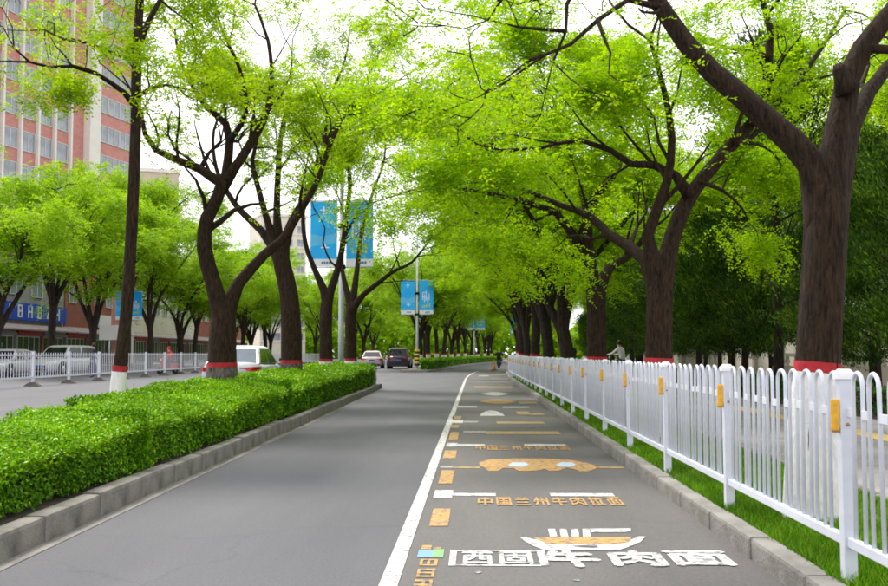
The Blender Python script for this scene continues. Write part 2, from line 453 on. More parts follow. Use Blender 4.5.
# inner kerb between verge and sidewalk
k2 = tag(strip(2.93, 3.08, -8, 190, 0.10, 90).build('sidewalk_edging', M['kerb_l']), kind='structure')
k2s = stone_mesh('edging_stone', 0.78, 0.09, 0.165, M['kerb_l'], 0.012)
y = 4
while y < 46:
    inst('edging_stone', k2s, k2, (3.0, y, 0)); y += 0.8

# --- hedge island (near) with its stones
def island_outline(front, back, y0, y1, n=8):
    pts = []
    N = 24
    for i in range(N + 1):
        y = y0 + (y1 - y0) * i / N
        pts.append((front(y), y))
    cx, r = (front(y1) + back(y1)) / 2, (front(y1) - back(y1)) / 2
    for i in range(1, n):
        a = math.pi * i / n
        pts.append((cx + r * math.cos(a), y1 + r * math.sin(a)))
    for i in range(N + 1):
        y = y1 + (y0 - y1) * i / N
        pts.append((back(y), y))
    return pts
def prism(name, pts, z0, z1, m):
    b = MB(); n = len(pts)
    b.add([(p[0], p[1], z0) for p in pts] + [(p[0], p[1], z1) for p in pts],
          [tuple(range(n, 2 * n))] + [(i, (i + 1) % n, n + (i + 1) % n, n + i) for i in range(n)])
    return b.build(name, m)
isl1 = tag(prism('hedge_island', island_outline(lambda y: leftline(y) - .13, lambda y: leftline(y) - 2.75, -5, 34.3), -0.02, 0.13, M['soil']), kind='structure')
ks_l = [stone_mesh('kerb_stone', 0.97, 0.15, h, M['kerb_l'], 0.028) for h in (0.17, 0.175, 0.18)]
pts = [(leftline(-2 + 0.985 * i) - .075, -2 + 0.985 * i) for i in range(37)]
for i, (x, y) in enumerate(pts):
    inst('kerb_stone', rng.choice(ks_l), isl1, (x + rng.uniform(-.01, .01), y, rng.uniform(-.01, .01)), (0, rng.uniform(-.015, .015), math.atan(0.018) + rng.uniform(-.01, .01)))
ks_s = stone_mesh('kerb_stone', 0.56, 0.15, 0.17, M['kerb_l'], 0.028)
xf, xb = leftline(34.6) - .075, leftline(34.6) - 2.75
cx, rr = (xf + xb) / 2, (xf - xb) / 2
for i in range(7):
    a = math.pi * (i + .5) / 7
    inst('kerb_stone', ks_s, isl1, (cx + rr * math.cos(a), 34.6 + rr * math.sin(a), 0), (0, 0, a))

# --- far hedge island, following the bend
def f2(Y):
    t = Y - 66.0
    return -2.75 + 0.02 * t + 0.00074 * t * t
tag(prism('far_island', [(f2(66) - .3, 65.2)] + [(f2(66 + 3 * i), 66 + 3 * i) for i in range(30)] + [(f2(66 + 3 * i) - 2.2, 66 + 3 * i) for i in range(29, -1, -1)] + [(f2(66) - 1.9, 65.2)], -0.02, 0.14, M['kerb']), kind='structure')

# ------------------------------------------------------------------ lane markings (paint on the lane)
def mk(name, mb, m, label=None):
    o = mb.build(name, m, lane)
    if label: o['label'] = label
    return o
Z1 = 0.008
ln = strip(-0.50, -0.402, -8, 70, Z1, 80); 
V = []
mk('lane_line', ln, M['paintw'], 'white edge line of the lane')
def rect(mb, x0, x1, y0, y1, z=Z1, mi=0, sk=0.0):
    mb.add([(x0, y0, z), (x1, y0, z), (x1 + sk, y1, z), (x0 + sk, y1, z)], [(0, 1, 2, 3)], mi)
def gx(px, py):  # ground point under a pixel
    p = at(px, py, 5); d = p - Vector((0, 0, CAM_H)); k = -CAM_H / d.z
    q = Vector((0, 0, CAM_H)) + d * k
    return q.x, q.y
def prect(mb, px0, px1, py0, py1, mi=0, z=Z1):
    """flat painted bar whose near edge is py1 and far edge py0"""
    xa, ya = gx(px0, py1); xb_, _ = gx(px1, py1); _, yb = gx(px0, py0)
    rect(mb, xa, xb_, ya, yb, z, mi)
# yellow squares along the line
for (a, b, c, d) in ((429, 448, 509.5, 527), (438, 452, 471, 484.5), (442.5, 455.5, 451, 459), (448.5, 457.5, 432.5, 440), (450, 459, 425.5, 428.5), (452, 461, 416.5, 419.5)):
    b_ = MB(); prect(b_, a, b, c, d); mk('yellow_square', b_, M['painty'] if d > 430 else M['paintfy'])
# white bars
for (a, b, c, d, f) in ((433, 452, 491, 499, 0), (452, 496, 494, 496.6, 0), (551, 615, 494, 497, 0), (446, 457, 443.6, 447.2, 0), (457, 485, 444.7, 446.4, 0), (525, 567, 444.7, 446.6, 0),
                     (440, 453, 466.5, 468.6, 1), (452, 463, 420.6, 423.4, 0), (464, 478, 421.5, 423, 1), (456, 477, 406.4, 407.8, 0), (503, 530, 406.8, 408.4, 1), (463, 486, 431.6, 433, 1), (479, 489, 375.6, 376.6, 1)):
    b_ = MB(); prect(b_, a, b, c, d); mk('white_bar', b_, M['paintfw' if f else 'paintw'])
for (a, b, c, d) in ((486, 561, 431.8, 434.6), (497, 545, 422, 424), (452, 480, 467.3, 469), (597, 625, 467.3, 469), (518, 531, 411.8, 415.2), (531, 545, 413.5, 415.5), (520, 538, 402, 404), (474, 513, 386.5, 388)):
    b_ = MB(); prect(b_, a, b, c, d); mk('yellow_bar', b_, M['paintfy'])
# rounded patches: white dome, orange lens, white lens
def lens(px0, px1, pyt, pyb, up, name, m):
    xa, ya = gx(px0, pyb); xb_, _ = gx(px1, pyb); _, yb = gx(px0, pyt)
    b = MB(); n = 16
    P = [(xa + (xb_ - xa) * i / n, ya + (yb - ya) * (math.sin(math.pi * i / n) ** 0.6 if up else 0.5 + 0.5 * math.sin(math.pi * i / n))) for i in range(n + 1)]
    if not up: P += [(xb_ - (xb_ - xa) * i / n, ya + (yb - ya) * (0.5 - 0.5 * math.sin(math.pi * i / n))) for i in range(1, n)]
    b.poly(P, Z1); mk(name, b, m)
lens(480, 505, 410.8, 416.2, True, 'white_dome_mark', M['paintw'])
lens(479, 519, 399.6, 404.2, False, 'orange_lens_mark', M['painty'])
lens(481, 511, 392.4, 395.8, False, 'white_lens_mark', M['paintw'])
# rows of worn yellow characters: blocky strokes, too foreshortened to read
def glyph(mb, x0, x1, y0, y1, pat, z=Z1):
    w, h = x1 - x0, y1 - y0
    s = 0.17
    if 't' in pat: rect(mb, x0, x1, y1 - h * s, y1, z)
    if 'm' in pat: rect(mb, x0, x1, y0 + h * (0.5 - s / 2), y0 + h * (0.5 + s / 2), z)
    if 'b' in pat: rect(mb, x0, x1, y0, y0 + h * s, z)
    for ch, fx in (('l', 0.0), ('c', 0.5 - s / 2), ('r', 1 - s)):
        if ch in pat: rect(mb, x0 + w * fx, x0 + w * (fx + s), y0 + h * s * 1.02, y1 - h * s * 1.02, z + 0.0006)
def glyph_row(px0, px1, pyt, pyb, pats, m, name):
    xa, ya = gx(px0, pyb); xb_, _ = gx(px1, pyb); _, yb = gx(px0, pyt)
    n = len(pats); p = (xb_ - xa) / n
    for i, pt in enumerate(pats):
        b = MB(); glyph(b, xa + p * i + p * .07, xa + p * (i + 1) - p * .16, ya, yb, pt); mk(name, b, m)
# column of small characters beside the line, with the little blue and green mark on top
for (a, b, c, d, pt) in ((419, 437, 560.5, 567, 'tblcr'), (416, 434, 570, 578.5, 'tmblr'), (412, 431, 581, 592, 'tmbcr'), (407, 427, 595, 607, 'tmblr')):
    xa, ya = gx(a, d); xb_, _ = gx(b, d); _, yb = gx(a, c)
    b_ = MB(); glyph(b_, xa, xb_, ya, yb, pt); mk('yellow_character', b_, M['painty'])
for (a, b, c, d, m) in ((417, 432, 551, 558.5, 'paintb'), (432, 443, 550.5, 558.5, 'paintg'), (421, 431, 546.5, 550.6, 'painty'), (433, 441, 548.5, 550.2, 'painty')):
    b_ = MB(); prect(b_, a, b, c, d); mk('painted_mark', b_, M[m])
# the long orange pictogram with two pale-blue windows
def ground_poly(name, pix, m, z=Z1):
    b = MB(); b.poly([gx(*p) for p in pix], z); return mk(name, b, m)
ground_poly('orange_pictogram', [(479, 463), (490, 460.2), (512, 459.2), (545, 459.2), (570, 460.6), (586, 463.5), (596, 466.5), (597, 469), (588, 472.4), (580, 472.4), (574, 469.6), (566, 468.6), (558, 471.8), (549, 471.8), (545, 469.5), (536, 471.6), (519, 471.8), (514, 469.2), (503, 468.6), (498, 471.8), (488, 471.8), (486, 469), (480, 466.4)], M['painty'])
for a, b in ((508, 529), (556, 576)):
    ground_poly('pale_blue_window', [(a, 465.5), (a + 5, 463.2), (b - 4, 463.2), (b, 465.6), (b - 5, 467.8), (a + 3, 467.6)], M['paintlb'], Z1 + .002)
# bowl of noodles
ground_poly('bowl_outline', [(520, 538.5), (526, 538.3), (534, 540.4), (632, 540.4), (639, 537.6), (646, 537.8), (640, 543.5), (628, 548.5), (618, 551.6), (545, 551.6), (533, 547), (525, 542.4)], M['paintw'])
ground_poly('bowl_soup', [(533, 539.2), (632, 538.6), (628, 543.8), (612, 545.6), (590, 546.0), (575, 544.8), (560, 546.0), (546, 544.6)], M['painty'], Z1 + .002)
for i in range(4):
    ground_poly('noodle_stroke', [(548 + i * 11.5, 530), (555 + i * 11.5, 530), (557.5 + i * 11, 538.2), (550 + i * 11, 538.2)], M['paintw'])
ground_poly('chopsticks', [(590, 529.8), (631, 529.6), (631, 533.0), (591, 533.4)], M['paintw'])
ground_poly('bowl_swirl', [(572, 547.6), (584, 546.6), (598, 547.6), (594, 549.2), (582, 548.8)], M['asphalt'], Z1 + .002)
# lettering
def text_mesh(s, bold=0.0):
    cu = bpy.data.curves.new('lettering', 'FONT'); cu.body = s; cu.size = 1.0; cu.offset = bold
    o = bpy.data.objects.new('lettering', cu); C.objects.link(o)
    bpy.context.view_layer.update()
    dg = bpy.context.evaluated_depsgraph_get()
    me = bpy.data.meshes.new_from_object(o.evaluated_get(dg))
    bpy.data.objects.remove(o); bpy.data.curves.remove(cu)
    return me
def lettering(s, w, h, name, m, parent, M4, bold=0.02, shear=0.0):
    """lettering stretched to w x h in its own plane, then placed by the matrix M4"""
    me = text_mesh(s, 0)
    n = len(me.vertices)
    if n == 0: return None
    co = np.zeros(n * 3, np.float32); me.vertices.foreach_get('co', co); co = co.reshape(-1, 3)
    lo, hi = co.min(0), co.max(0)
    co[:, 0] = (co[:, 0] - lo[0]) / (hi[0] - lo[0]) * w
    co[:, 1] = (co[:, 1] - lo[1]) / (hi[1] - lo[1]) * h
    co[:, 0] += co[:, 1] * shear
    co[:, 2] = 0
    me.vertices.foreach_set('co', co.ravel())
    bm = bmesh.new(); bm.from_mesh(me); base = bm.verts[:] + bm.edges[:] + bm.faces[:]
    for k, (dx, dy) in enumerate(((1, 0), (-1, 0), (0, 1), (0, -1))):     # brush-thick strokes
        d = bmesh.ops.duplicate(bm, geom=base)
        bmesh.ops.translate(bm, verts=[e for e in d['geom'] if isinstance(e, bmesh.types.BMVert)], vec=(dx * w * bold, dy * h * bold, .0005 * (k + 1)))
    bm.to_mesh(me); bm.free()
    me.transform(M4); me.materials.clear(); me.materials.append(m); me.update()
    o = bpy.data.objects.new(name, me)
    return link(o, parent)
def ground_text(s, px0, px1, pyt, pyb, bold=0.03, m='paintw', shear=0.0):
    xa, ya = gx(px0, pyb); xb_, _ = gx(px1, pyb); _, yb = gx(px0, pyt)
    return lettering(s, xb_ - xa, yb - ya, 'white_character', M[m], lane, Matrix.Translation((xa, ya, Z1)), bold, shear)
for row, (a, b, c, d) in (('中国兰州牛肉拉面', (477, 629, 498.6, 506.4)), ('中国兰州牛肉拉面', (475, 573, 446.2, 450.6))):
    for k, ch in enumerate(row):
        p_ = (b - a) / 8
        o = ground_text(ch, a + p_ * k + p_ * .07, a + p_ * (k + 1) - p_ * .16, c, d, .035, 'painty'); o.name = 'yellow_character'
bx = MB()
prect(bx, 448.5, 455.5, 551.5, 567); prect(bx, 541, 549.5, 551.5, 567); 
xa, ya = gx(455.5, 567); xb_, _ = gx(541, 567); _, yt = gx(455.5, 551.5)
rect(bx, xa, xb_, ya, ya + .035); rect(bx, xa, xb_, yt - .035, yt)
mk('character_frame', bx, M['paintw'], 'white painted frame around the first two characters')
ground_text('西', 462, 493, 553.6, 565.4, 0.035)
ground_text('固', 501, 533, 553.6, 565.4, 0.035)
ground_text('牛', 554, 606, 552, 568, 0.05, shear=-.1)
ground_text('肉', 617, 668, 552.5, 567, 0.05)
ground_text('面', 677, 738, 552.5, 566.5, 0.05)
for (a, c) in ((474, 572.5), (573, 580.5)):
    lens(a, a + 8, c, c + 2.2, False, 'paint_spot', M['paintfw'])

# ------------------------------------------------------------------ trees
class Tree:
    def __init__(s, seed, origin):
        s.rng = random.Random(seed); s.o = Vector(origin)
        s.big = MB(); s.leafpts = []; s.ph = s.rng.uniform(0, 6)
    def rn(s, a, p):
        return 1 + 0.06 * math.sin(3 * a + s.ph + p.z * 1.1) + 0.035 * math.sin(7 * a - 1.7 * p.z + 2 * s.ph) + 0.02 * math.sin(11 * a + 3 * p.z)
    def smooth(s, pts, rad, step=0.22):
        """Catmull-Rom through the points with small wobble"""
        P = [Vector(p) for p in pts]; out, ro = [], []
        for i in range(len(P) - 1):
            p0, p1, p2, p3 = P[max(i - 1, 0)], P[i], P[i + 1], P[min(i + 2, len(P) - 1)]
            n = max(1, int((p2 - p1).length / step))
            for k in range(n):
                t = k / n
                q = 0.5 * ((2 * p1) + (-p0 + p2) * t + (2 * p0 - 5 * p1 + 4 * p2 - p3) * t * t + (-p0 + 3 * p1 - 3 * p2 + p3) * t ** 3)
                out.append(q); ro.append(rad[i] + (rad[i + 1] - rad[i]) * t)
        out.append(P[-1]); ro.append(rad[-1])
        return out, ro
    def trunk(s, pts, rad, n):
        d = (Vector(pts[-1]) - Vector(pts[-2])).normalized(); r = rad[-1]; q = Vector(pts[-1]); pts = list(pts); rad = list(rad)
        L = (q - Vector(pts[-2])).length; k = min(.3, L * .5); pts.insert(-1, q - d * k); rad.insert(-1, r); r *= .8; rad[-1] = r
        s.limb(list(pts) + [q + d * r * .35, q + d * r * .6, q + d * r * .7], list(rad) + [r * .84, r * .5, r * .2], n, leafy=False)
    def limb(s, pts, rad, n=10, spawn_from=0.35, child=1.6, every=0.45, leafy=True, zmax=9.5, final=True, bias=None):
        P, R = s.smooth(pts, rad)
        s.big.tube([p - s.o for p in P], R, n, rn=(lambda a, p: s.rn(a, p + s.o)) if n >= 9 else None)
        if not leafy: return P
        L = 0; tot = sum((P[i + 1] - P[i]).length for i in range(len(P) - 1)); nxt = tot * spawn_from
        for i in range(len(P) - 1):
            L += (P[i + 1] - P[i]).length
            if L >= nxt:
                nxt += every * s.rng.uniform(.7, 1.3)
                d = (P[i + 1] - P[i]).normalized()
                a = s.branch_dir(d, s.rng.uniform(.6, 1.15), bias)
                s.grow(P[i], a, child * s.rng.uniform(.6, 1.2), max(.016, R[i] * s.rng.uniform(.38, .6)), 1, zmax)
        if final:
            for k in range(2):
                s.grow(P[-1], s.branch_dir((P[-1] - P[-2]).normalized(), .4, bias), child * 1.1, R[-1] * .85, 1, zmax)
        return P
    def branch_dir(s, d, ang, bias=None):
        r = Vector((s.rng.gauss(0, 1), s.rng.gauss(0, 1), s.rng.gauss(0, .55) + .12))
        if bias is not None: r += bias
        r = (r - d * r.dot(d)).normalized()
        return (d * math.cos(ang) + r * math.sin(ang)).normalized()
    def grow(s, p, d, L, r, lvl, zmax):
        n = max(3, int(L / .28)); step = L / n
        P, R = [p.copy()], [r]
        for i in range(n):
            j = Vector((s.rng.gauss(0, .27), s.rng.gauss(0, .27), s.rng.gauss(0, .20)))
            up = .05 if p.z < zmax - 1.5 else -.30
            d = (d + j + Vector((0, 0, up))).normalized()
            p = p + d * step
            P.append(p.copy()); R.append(max(.004, r * (1 - .75 * (i + 1) / n)))
            if lvl >= 2 or i > n * .45: s.leafpts.append((p.copy(), d.copy()))
            if lvl < 3 and i >= 1 and s.rng.random() < (.72 if lvl == 1 else .62):
                s.grow(p, s.branch_dir(d, s.rng.uniform(.5, 1.1)), L * s.rng.uniform(.38, .6), max(.005, R[-1] * .6), lvl + 1, zmax)
        s.big.tube([q - s.o for q in P], R, 5 if lvl == 1 else (4 if lvl == 2 else 3), caps=False)
    def sprays(s, count, leaf, K=9, spread=.16, seed=0, flat=.55):
        g = np.random.default_rng(seed + 11)
        P = np.array([tuple(q[0] - s.o) for q in s.leafpts]); D = np.array([tuple(q[1]) for q in s.leafpts])
        q = P + np.array(tuple(s.o)) * 0
        w = (np.sin(q[:, 0] * 2.3 + s.ph) * np.sin(q[:, 1] * 2.1 + 2 * s.ph) + np.sin(q[:, 2] * 3.1 + s.ph + q[:, 0] * .9) * .8 + np.sin(q[:, 1] * 4.3 - q[:, 0] * 3.7) * .5)
        w = np.clip(.5 + .42 * w, .12, 1) ** 1.4
        idx = g.choice(len(P), count, p=w / w.sum())
        c = P[idx] + g.normal(0, 1, (count, 3)) * np.array([spread, spread, spread * flat])
        d = D[idx] * .5 + g.normal(0, 1, (count, 3)) * np.array([.8, .8, .3]); d[:, 2] -= .15
        d /= np.linalg.norm(d, axis=1, keepdims=True)
        up = np.array([0, 0, 1.0]) + g.normal(0, .35, (count, 3))
        sd_ = np.cross(d, up); sd_ /= np.linalg.norm(sd_, axis=1, keepdims=True)
        nn = np.cross(sd_, d)
        length = leaf * 3.2
        t = (np.arange(K) // 2) / ((K - 1) / 2); sgn = np.where(np.arange(K) % 2 == 0, 1.0, -1.0)
        cen = c[:, None, :] + d[:, None, :] * (t * length)[None, :, None]
        cen = cen - np.array([0, 0, 1.0]) * (t ** 2 * length * .35)[None, :, None]
        ax = sd_[:, None, :] * sgn[None, :, None] * .85 + d[:, None, :] * .5 + g.normal(0, .22, (count, K, 3))
        ax /= np.linalg.norm(ax, axis=2, keepdims=True)
        nrm = nn[:, None, :] + g.normal(0, .38, (count, K, 3))
        bx_ = np.cross(nrm, ax); bx_ /= np.linalg.norm(bx_, axis=2, keepdims=True)
        sz = leaf * g.uniform(.7, 1.25, (count, K, 1))
        a0 = cen; a1 = cen + ax * sz * .5 + bx_ * sz * .26; a2 = cen + ax * sz; a3 = cen + ax * sz * .5 - bx_ * sz * .26
        return np.stack([a0, a1, a2, a3], axis=2).reshape(-1, 4, 3)

def paint_sleeves(t, trunk, root, z0=0.106, zr=1.05, zt=1.14, n=14, wash='wash'):
    """whitewash and red band painted round the trunk"""
    P, R = t.smooth(*trunk)
    def sample(za, zb, k):
        q, r = [], []
        for i in range(k + 1):
            z = za + (zb - za) * i / k
            for j in range(len(P) - 1):
                if P[j].z <= z <= P[j + 1].z:
                    f = (z - P[j].z) / max(1e-6, P[j + 1].z - P[j].z)
                    q.append(P[j].lerp(P[j + 1], f) - t.o); r.append(R[j] + (R[j + 1] - R[j]) * f) ; r[-1] = r[-1] * 1.035 + .004; break
        return q, r
    for nm, za, zb, m in (('whitewash', z0, zr, wash), ('red_band', zr + .002, zt, 'red')):
        q, r = sample(za, zb, 6)
        if len(q) > 2:
            b = MB(); b.tube(q, r, n, rn=lambda a, p: t.rn(a, p + t.o), caps=False); b.build(nm, M[m], root)

def finish(t, name, label, group, trunk, sprays, leaf, lm, cat='tree', seed=0, spread=.16, band=(1.075, 1.145), prune=None, wash='wash'):
    if prune: t.leafpts = [q for q in t.leafpts if not prune(q[0])]
    root = empty(name, t.o, 0, label, cat, group)
    t.big.build('trunk', M['bark'], root)
    paint_sleeves(t, trunk, root, zr=band[0], zt=band[1], wash=wash)
    me = quad_mesh('crown', t.sprays(sprays, leaf, seed=seed, spread=spread), lm)
    cr = inst('crown', me, root); cr['kind'] = 'stuff'
    return root

def pl(Y, seq, Y1=None):
    """photo polyline at distance Y (running to Y1)"""
    n = len(seq); Y1 = Y if Y1 is None else Y1
    return [at(p[0], p[1], Y + (Y1 - Y) * i / max(1, n - 1)) for i, p in enumerate(seq)]
def taper(r0, r1, n, k=1.0): return [r0 + (r1 - r0) * (i / (n - 1)) ** k for i in range(n)]
def ground_at(px, Y, z=.1):
    p = at(px, 354, Y); return Vector((p.x, Y, z))

def rooted(P, rad, trunk, tr):
    """let a limb that leaves the trunk's top start deeper inside the trunk, so the two flow together"""
    top = Vector(trunk[-1])
    if (P[0] - top).length < .55:
        d = (Vector(trunk[-1]) - Vector(trunk[-2])).normalized()
        q = top - d * max(.42, tr[-1] * 2.6)
        first = q + (P[1] - q) * .42
        first = first.lerp(P[0], .5)
        return [q, first] + P[1:], [tr[-1] * .93, max(rad[0] * 1.15, tr[-1] * .74)] + rad[1:]
    return P, [rad[0] * 1.2] + rad[1:]
def left_tree(seed, Y, trunk_px, rads, limbs, label, sprays, leaf=.085, z=8.0):
    p0 = ground_at(trunk_px[0][0], Y)
    t = Tree(seed, p0)
    tp_ = [p0] + pl(Y, trunk_px); tr = [rads[0] * 1.15] + list(rads)
    t.trunk(tp_, tr, 14)
    for (seq, r0, r1, Y1, sf, ch) in limbs:
        P, rr0 = rooted(pl(Y, seq, Y1), taper(r0, r1, len(seq)), tp_, tr)
        t.limb(P, rr0, 10, spawn_from=sf, child=ch, zmax=z)
    return finish(t, 'street_tree', label, 'street trees in the hedge island', (tp_, tr), sprays, leaf, M['leaf_l'], seed=seed, band=(.97, 1.05), wash='wash_worn' if 15 < Y < 26 else 'wash', prune=(lambda q: q.z < 6.7 and q.x > -5.6) if Y > 28 else None)   # boughs cut back round the lamp post's banners

GI = 'street trees in the hedge island'
left_tree(3, 12.9, [(118, 385), (122, 350), (127, 300), (131, 240), (134, 180), (136, 120), (137, 60), (140, 0), (143, -70)], [.088, .083, .078, .075, .072, .070, .064, .055, .035],
    [([(134, 104), (124, 92), (113, 84), (96, 73), (72, 66), (50, 67), (30, 62), (14, 48)], .04, .012, 12.2, .35, .75),
     ([(137, 62), (122, 56), (106, 50), (88, 43), (66, 40), (45, 30)], .034, .012, 13.8, .3, .8),
     ([(137, 50), (148, 22), (160, 0), (172, -25), (185, -60)], .045, .018, 13.6, .3, .9),
     ([(136, 98), (150, 88), (166, 85), (188, 90)], .028, .010, 12.0, .4, .6),
     ([(140, 0), (125, -25), (100, -40), (70, -50)], .035, .012, 12.0, .1, .9)],
    'slender straight tree at the left with red and white painted foot', 2000, .055, 6.6)
left_tree(4, 17.2, [(222, 372), (222, 340), (223, 308)], [.245, .235, .225],
    [([(223, 312), (212, 280), (204, 248), (207, 218), (218, 196), (222, 184), (211, 176), (199, 168), (178, 160), (156, 150), (145, 134), (141, 112), (130, 88)], .15, .02, 16.3, .42, 1.2),
     ([(220, 192), (226, 175), (230, 140), (226, 124), (209, 109), (196, 92), (180, 60), (175, 30)], .10, .02, 18, .3, 1.2),
     ([(222, 188), (235, 168), (250, 145), (262, 124), (268, 108), (272, 80), (268, 40), (255, 5)], .10, .02, 17, .35, 1.2),
     ([(224, 308), (238, 284), (250, 270), (264, 255), (282, 240), (300, 212), (318, 180), (332, 140), (352, 105), (380, 92)], .12, .02, 18.5, .5, 1.3),
     ([(202, 166), (209, 153), (221, 141), (219, 128)], .04, .012, 17, .4, .8),
     ([(230, 140), (246, 112), (240, 70), (222, 30), (210, -10)], .05, .014, 15.5, .2, 1.3)],
    'thick tree forked low into a bowed limb, standing before the white saloon', 4000, .06, 8.2)
left_tree(5, 24.0, [(291, 368), (291, 330), (289, 292), (283, 266), (279, 246)], [.245, .235, .225, .21, .20],
    [([(278, 250), (262, 231), (242, 212), (229, 195), (216, 168), (214, 130), (230, 95)], .11, .02, 24.5, .45, 1.3),
     ([(276, 246), (268, 222), (259, 191), (252, 160), (258, 135), (250, 100)], .10, .02, 23, .4, 1.4),
     ([(279, 246), (277, 215), (278, 170), (282, 130), (290, 90), (292, 50)], .11, .02, 25, .4, 1.5),
     ([(281, 246), (292, 222), (302, 203), (315, 178), (328, 138), (350, 110), (378, 88)], .12, .02, 23.5, .4, 1.5),
     ([(300, 206), (322, 150), (330, 100), (345, 60), (350, 30)], .06, .015, 25.5, .3, 1.5)],
    'tree with upright forked limbs right of the white saloon', 4800, .068, 9.0)
left_tree(6, 29.5, [(326, 362), (326, 320), (328, 292)], [.195, .185, .18],
    [([(328, 294), (315, 270), (306, 245), (303, 215), (309, 185), (318, 150), (312, 110)], .095, .02, 29, .45, 1.5),
     ([(329, 294), (338, 268), (344, 238), (347, 210), (350, 180), (346, 140), (356, 100), (372, 70)], .11, .02, 29.2, .45, 1.5),
     ([(338, 268), (331, 262), (323, 243), (325, 228), (314, 208)], .035, .014, 28.7, .8, .6),
     ([(345, 236), (354, 220), (368, 208), (372, 204)], .05, .015, 28.8, .95, .5)],
    'tree in front of the near blue banners on the lamp post', 3000, .072, 9.4)
left_tree(7, 33.0, [(351, 360), (350, 320), (352, 304)], [.19, .18, .175],
    [([(352, 306), (364, 294), (378, 283), (394, 271), (412, 262), (430, 240)], .11, .025, 32, .45, 1.5),
     ([(351, 304), (344, 280), (341, 255), (346, 225), (336, 190)], .10, .02, 34, .45, 1.5),
     ([(352, 304), (357, 270), (362, 232), (372, 195), (384, 160), (386, 120)], .10, .02, 34.5, .75, 1.3)],
    'last tree of the near hedge with a limb reaching right over the road', 2800, .076, 9.4)

# right-hand row
GR = 'street trees behind the white railing'
def right_tree(seed, Y, trunk_px, rads, limbs, label, sprays, leaf, z=8.0, px0=None):
    p0 = ground_at(px0 or trunk_px[0][0], Y)
    t = Tree(seed, p0)
    tp_ = [p0] + pl(Y, trunk_px); tr = [rads[0] * 1.15] + list(rads)
    t.trunk(tp_, tr, 18)
    for L in limbs:
        (seq, r0, r1, Y1, sf, ch) = L[:6]
        P, rr0 = rooted(pl(Y, seq, Y1), taper(r0, r1, len(seq), .8), tp_, tr)
        t.limb(P, rr0, 12, spawn_from=sf, child=ch, zmax=z, bias=L[6] if len(L) > 6 else None, final=sf < 1.5)
    return finish(t, 'street_tree', label, GR, (tp_, tr), sprays, leaf, M['leaf_r'], seed=seed, spread=.2, prune=(lambda q: q.x > 2.9 and q.z > 4.6 and t.rng.random() < .35) if 10 < Y < 16 else None)
right_tree(21, 6.65, [(812, 480), (814, 430), (818, 372), (822, 310), (826, 250), (828, 210), (829, 190)], [.155, .15, .143, .138, .135, .136, .130],
    [([(827, 200), (813, 164), (795, 143), (770, 121), (740, 95), (712, 72), (686, 44), (665, 14), (645, -18), (622, -60), (590, -100), (550, -140), (500, -170)], .105, .035, 6.9, .62, 1.0),
     ([(829, 200), (834, 158), (842, 115), (848, 78), (862, 48), (882, 22), (905, -6), (935, -45), (970, -90)], .115, .04, 6.9, .6, 1.0),
     ([(838, 165), (852, 125), (868, 92), (888, 66), (915, 45), (950, 20)], .075, .03, 7.8, .6, .9),
     ([(662, 8), (628, 0), (598, 20), (571, 44), (545, 55), (520, 72)], .022, .007, 6.3, .2, .5),
     ([(622, -60), (580, -20), (567, 4), (566, 31), (553, 62)], .022, .007, 6.5, .3, .5),
     ([(590, -100), (530, -40), (505, -5), (488, 20)], .02, .006, 6.2, .3, .5),
     ([(848, 92), (842, 76), (839, 69), (838, 66)], .070, .034, 6.6, 2.0, .1)],
    'big near tree behind the railing with two heavy limbs', 1300, .032, 5.0, px0=810)
right_tree(22, 13.2, [(658, 420), (659, 360), (660, 310), (660, 274)], [.185, .175, .17, .175],
    [([(661, 282), (672, 242), (684, 207), (704, 176), (734, 142), (752, 122), (766, 90), (769, 58), (770, 30), (762, 0), (758, -40)], .13, .03, 13.6, .45, 1.3),
     ([(658, 280), (646, 260), (630, 247), (610, 235), (590, 216), (560, 205), (525, 190), (490, 182)], .11, .02, 15, .35, 1.5),
     ([(661, 276), (648, 235), (658, 208), (667, 182), (672, 140), (664, 90), (650, 40)], .10, .025, 12.4, .4, 1.5),
     ([(690, 196), (676, 176), (654, 165), (631, 164), (610, 150), (580, 140), (540, 148), (500, 150)], .075, .015, 13, .25, 1.4),
     ([(700, 182), (722, 190), (742, 208), (748, 222)], .032, .010, 14.6, .2, .8),
     ([(735, 142), (756, 144), (772, 152), (782, 166)], .028, .010, 14.8, .3, .5),
     ([(769, 58), (750, 52), (725, 47), (704, 43), (690, 52)], .04, .012, 12.6, .3, .8),
     ([(752, 122), (790, 90), (820, 50), (845, 10)], .06, .02, 15, .3, 1.5)],
    'second tree from the right with a limb crossing behind the nearest one', 13000, .052, 7.2)
right_tree(23, 19.75, [(597, 400), (597, 358), (597, 310), (596, 282)], [.20, .185, .182, .185],
    [([(596, 288), (583, 254), (568, 228), (555, 212), (535, 205), (510, 198), (470, 190), (430, 185)], .12, .02, 19, .35, 1.7),
     ([(595, 286), (588, 248), (588, 212), (604, 185), (618, 167), (612, 146), (595, 136), (560, 140), (520, 140), (470, 148)], .13, .02, 18, .5, 1.7),
     ([(598, 286), (611, 266), (626, 258), (645, 235), (655, 200), (650, 150)], .11, .02, 21.5, .35, 1.7),
     ([(588, 215), (575, 170), (560, 120), (545, 80), (530, 50)], .07, .02, 20.5, .2, 1.8),
     ([(618, 167), (630, 120), (625, 80), (610, 50)], .06, .02, 19, .2, 1.7)],
    'third tree from the right behind the railing with an arched limb', 15500, .066, 8.6)

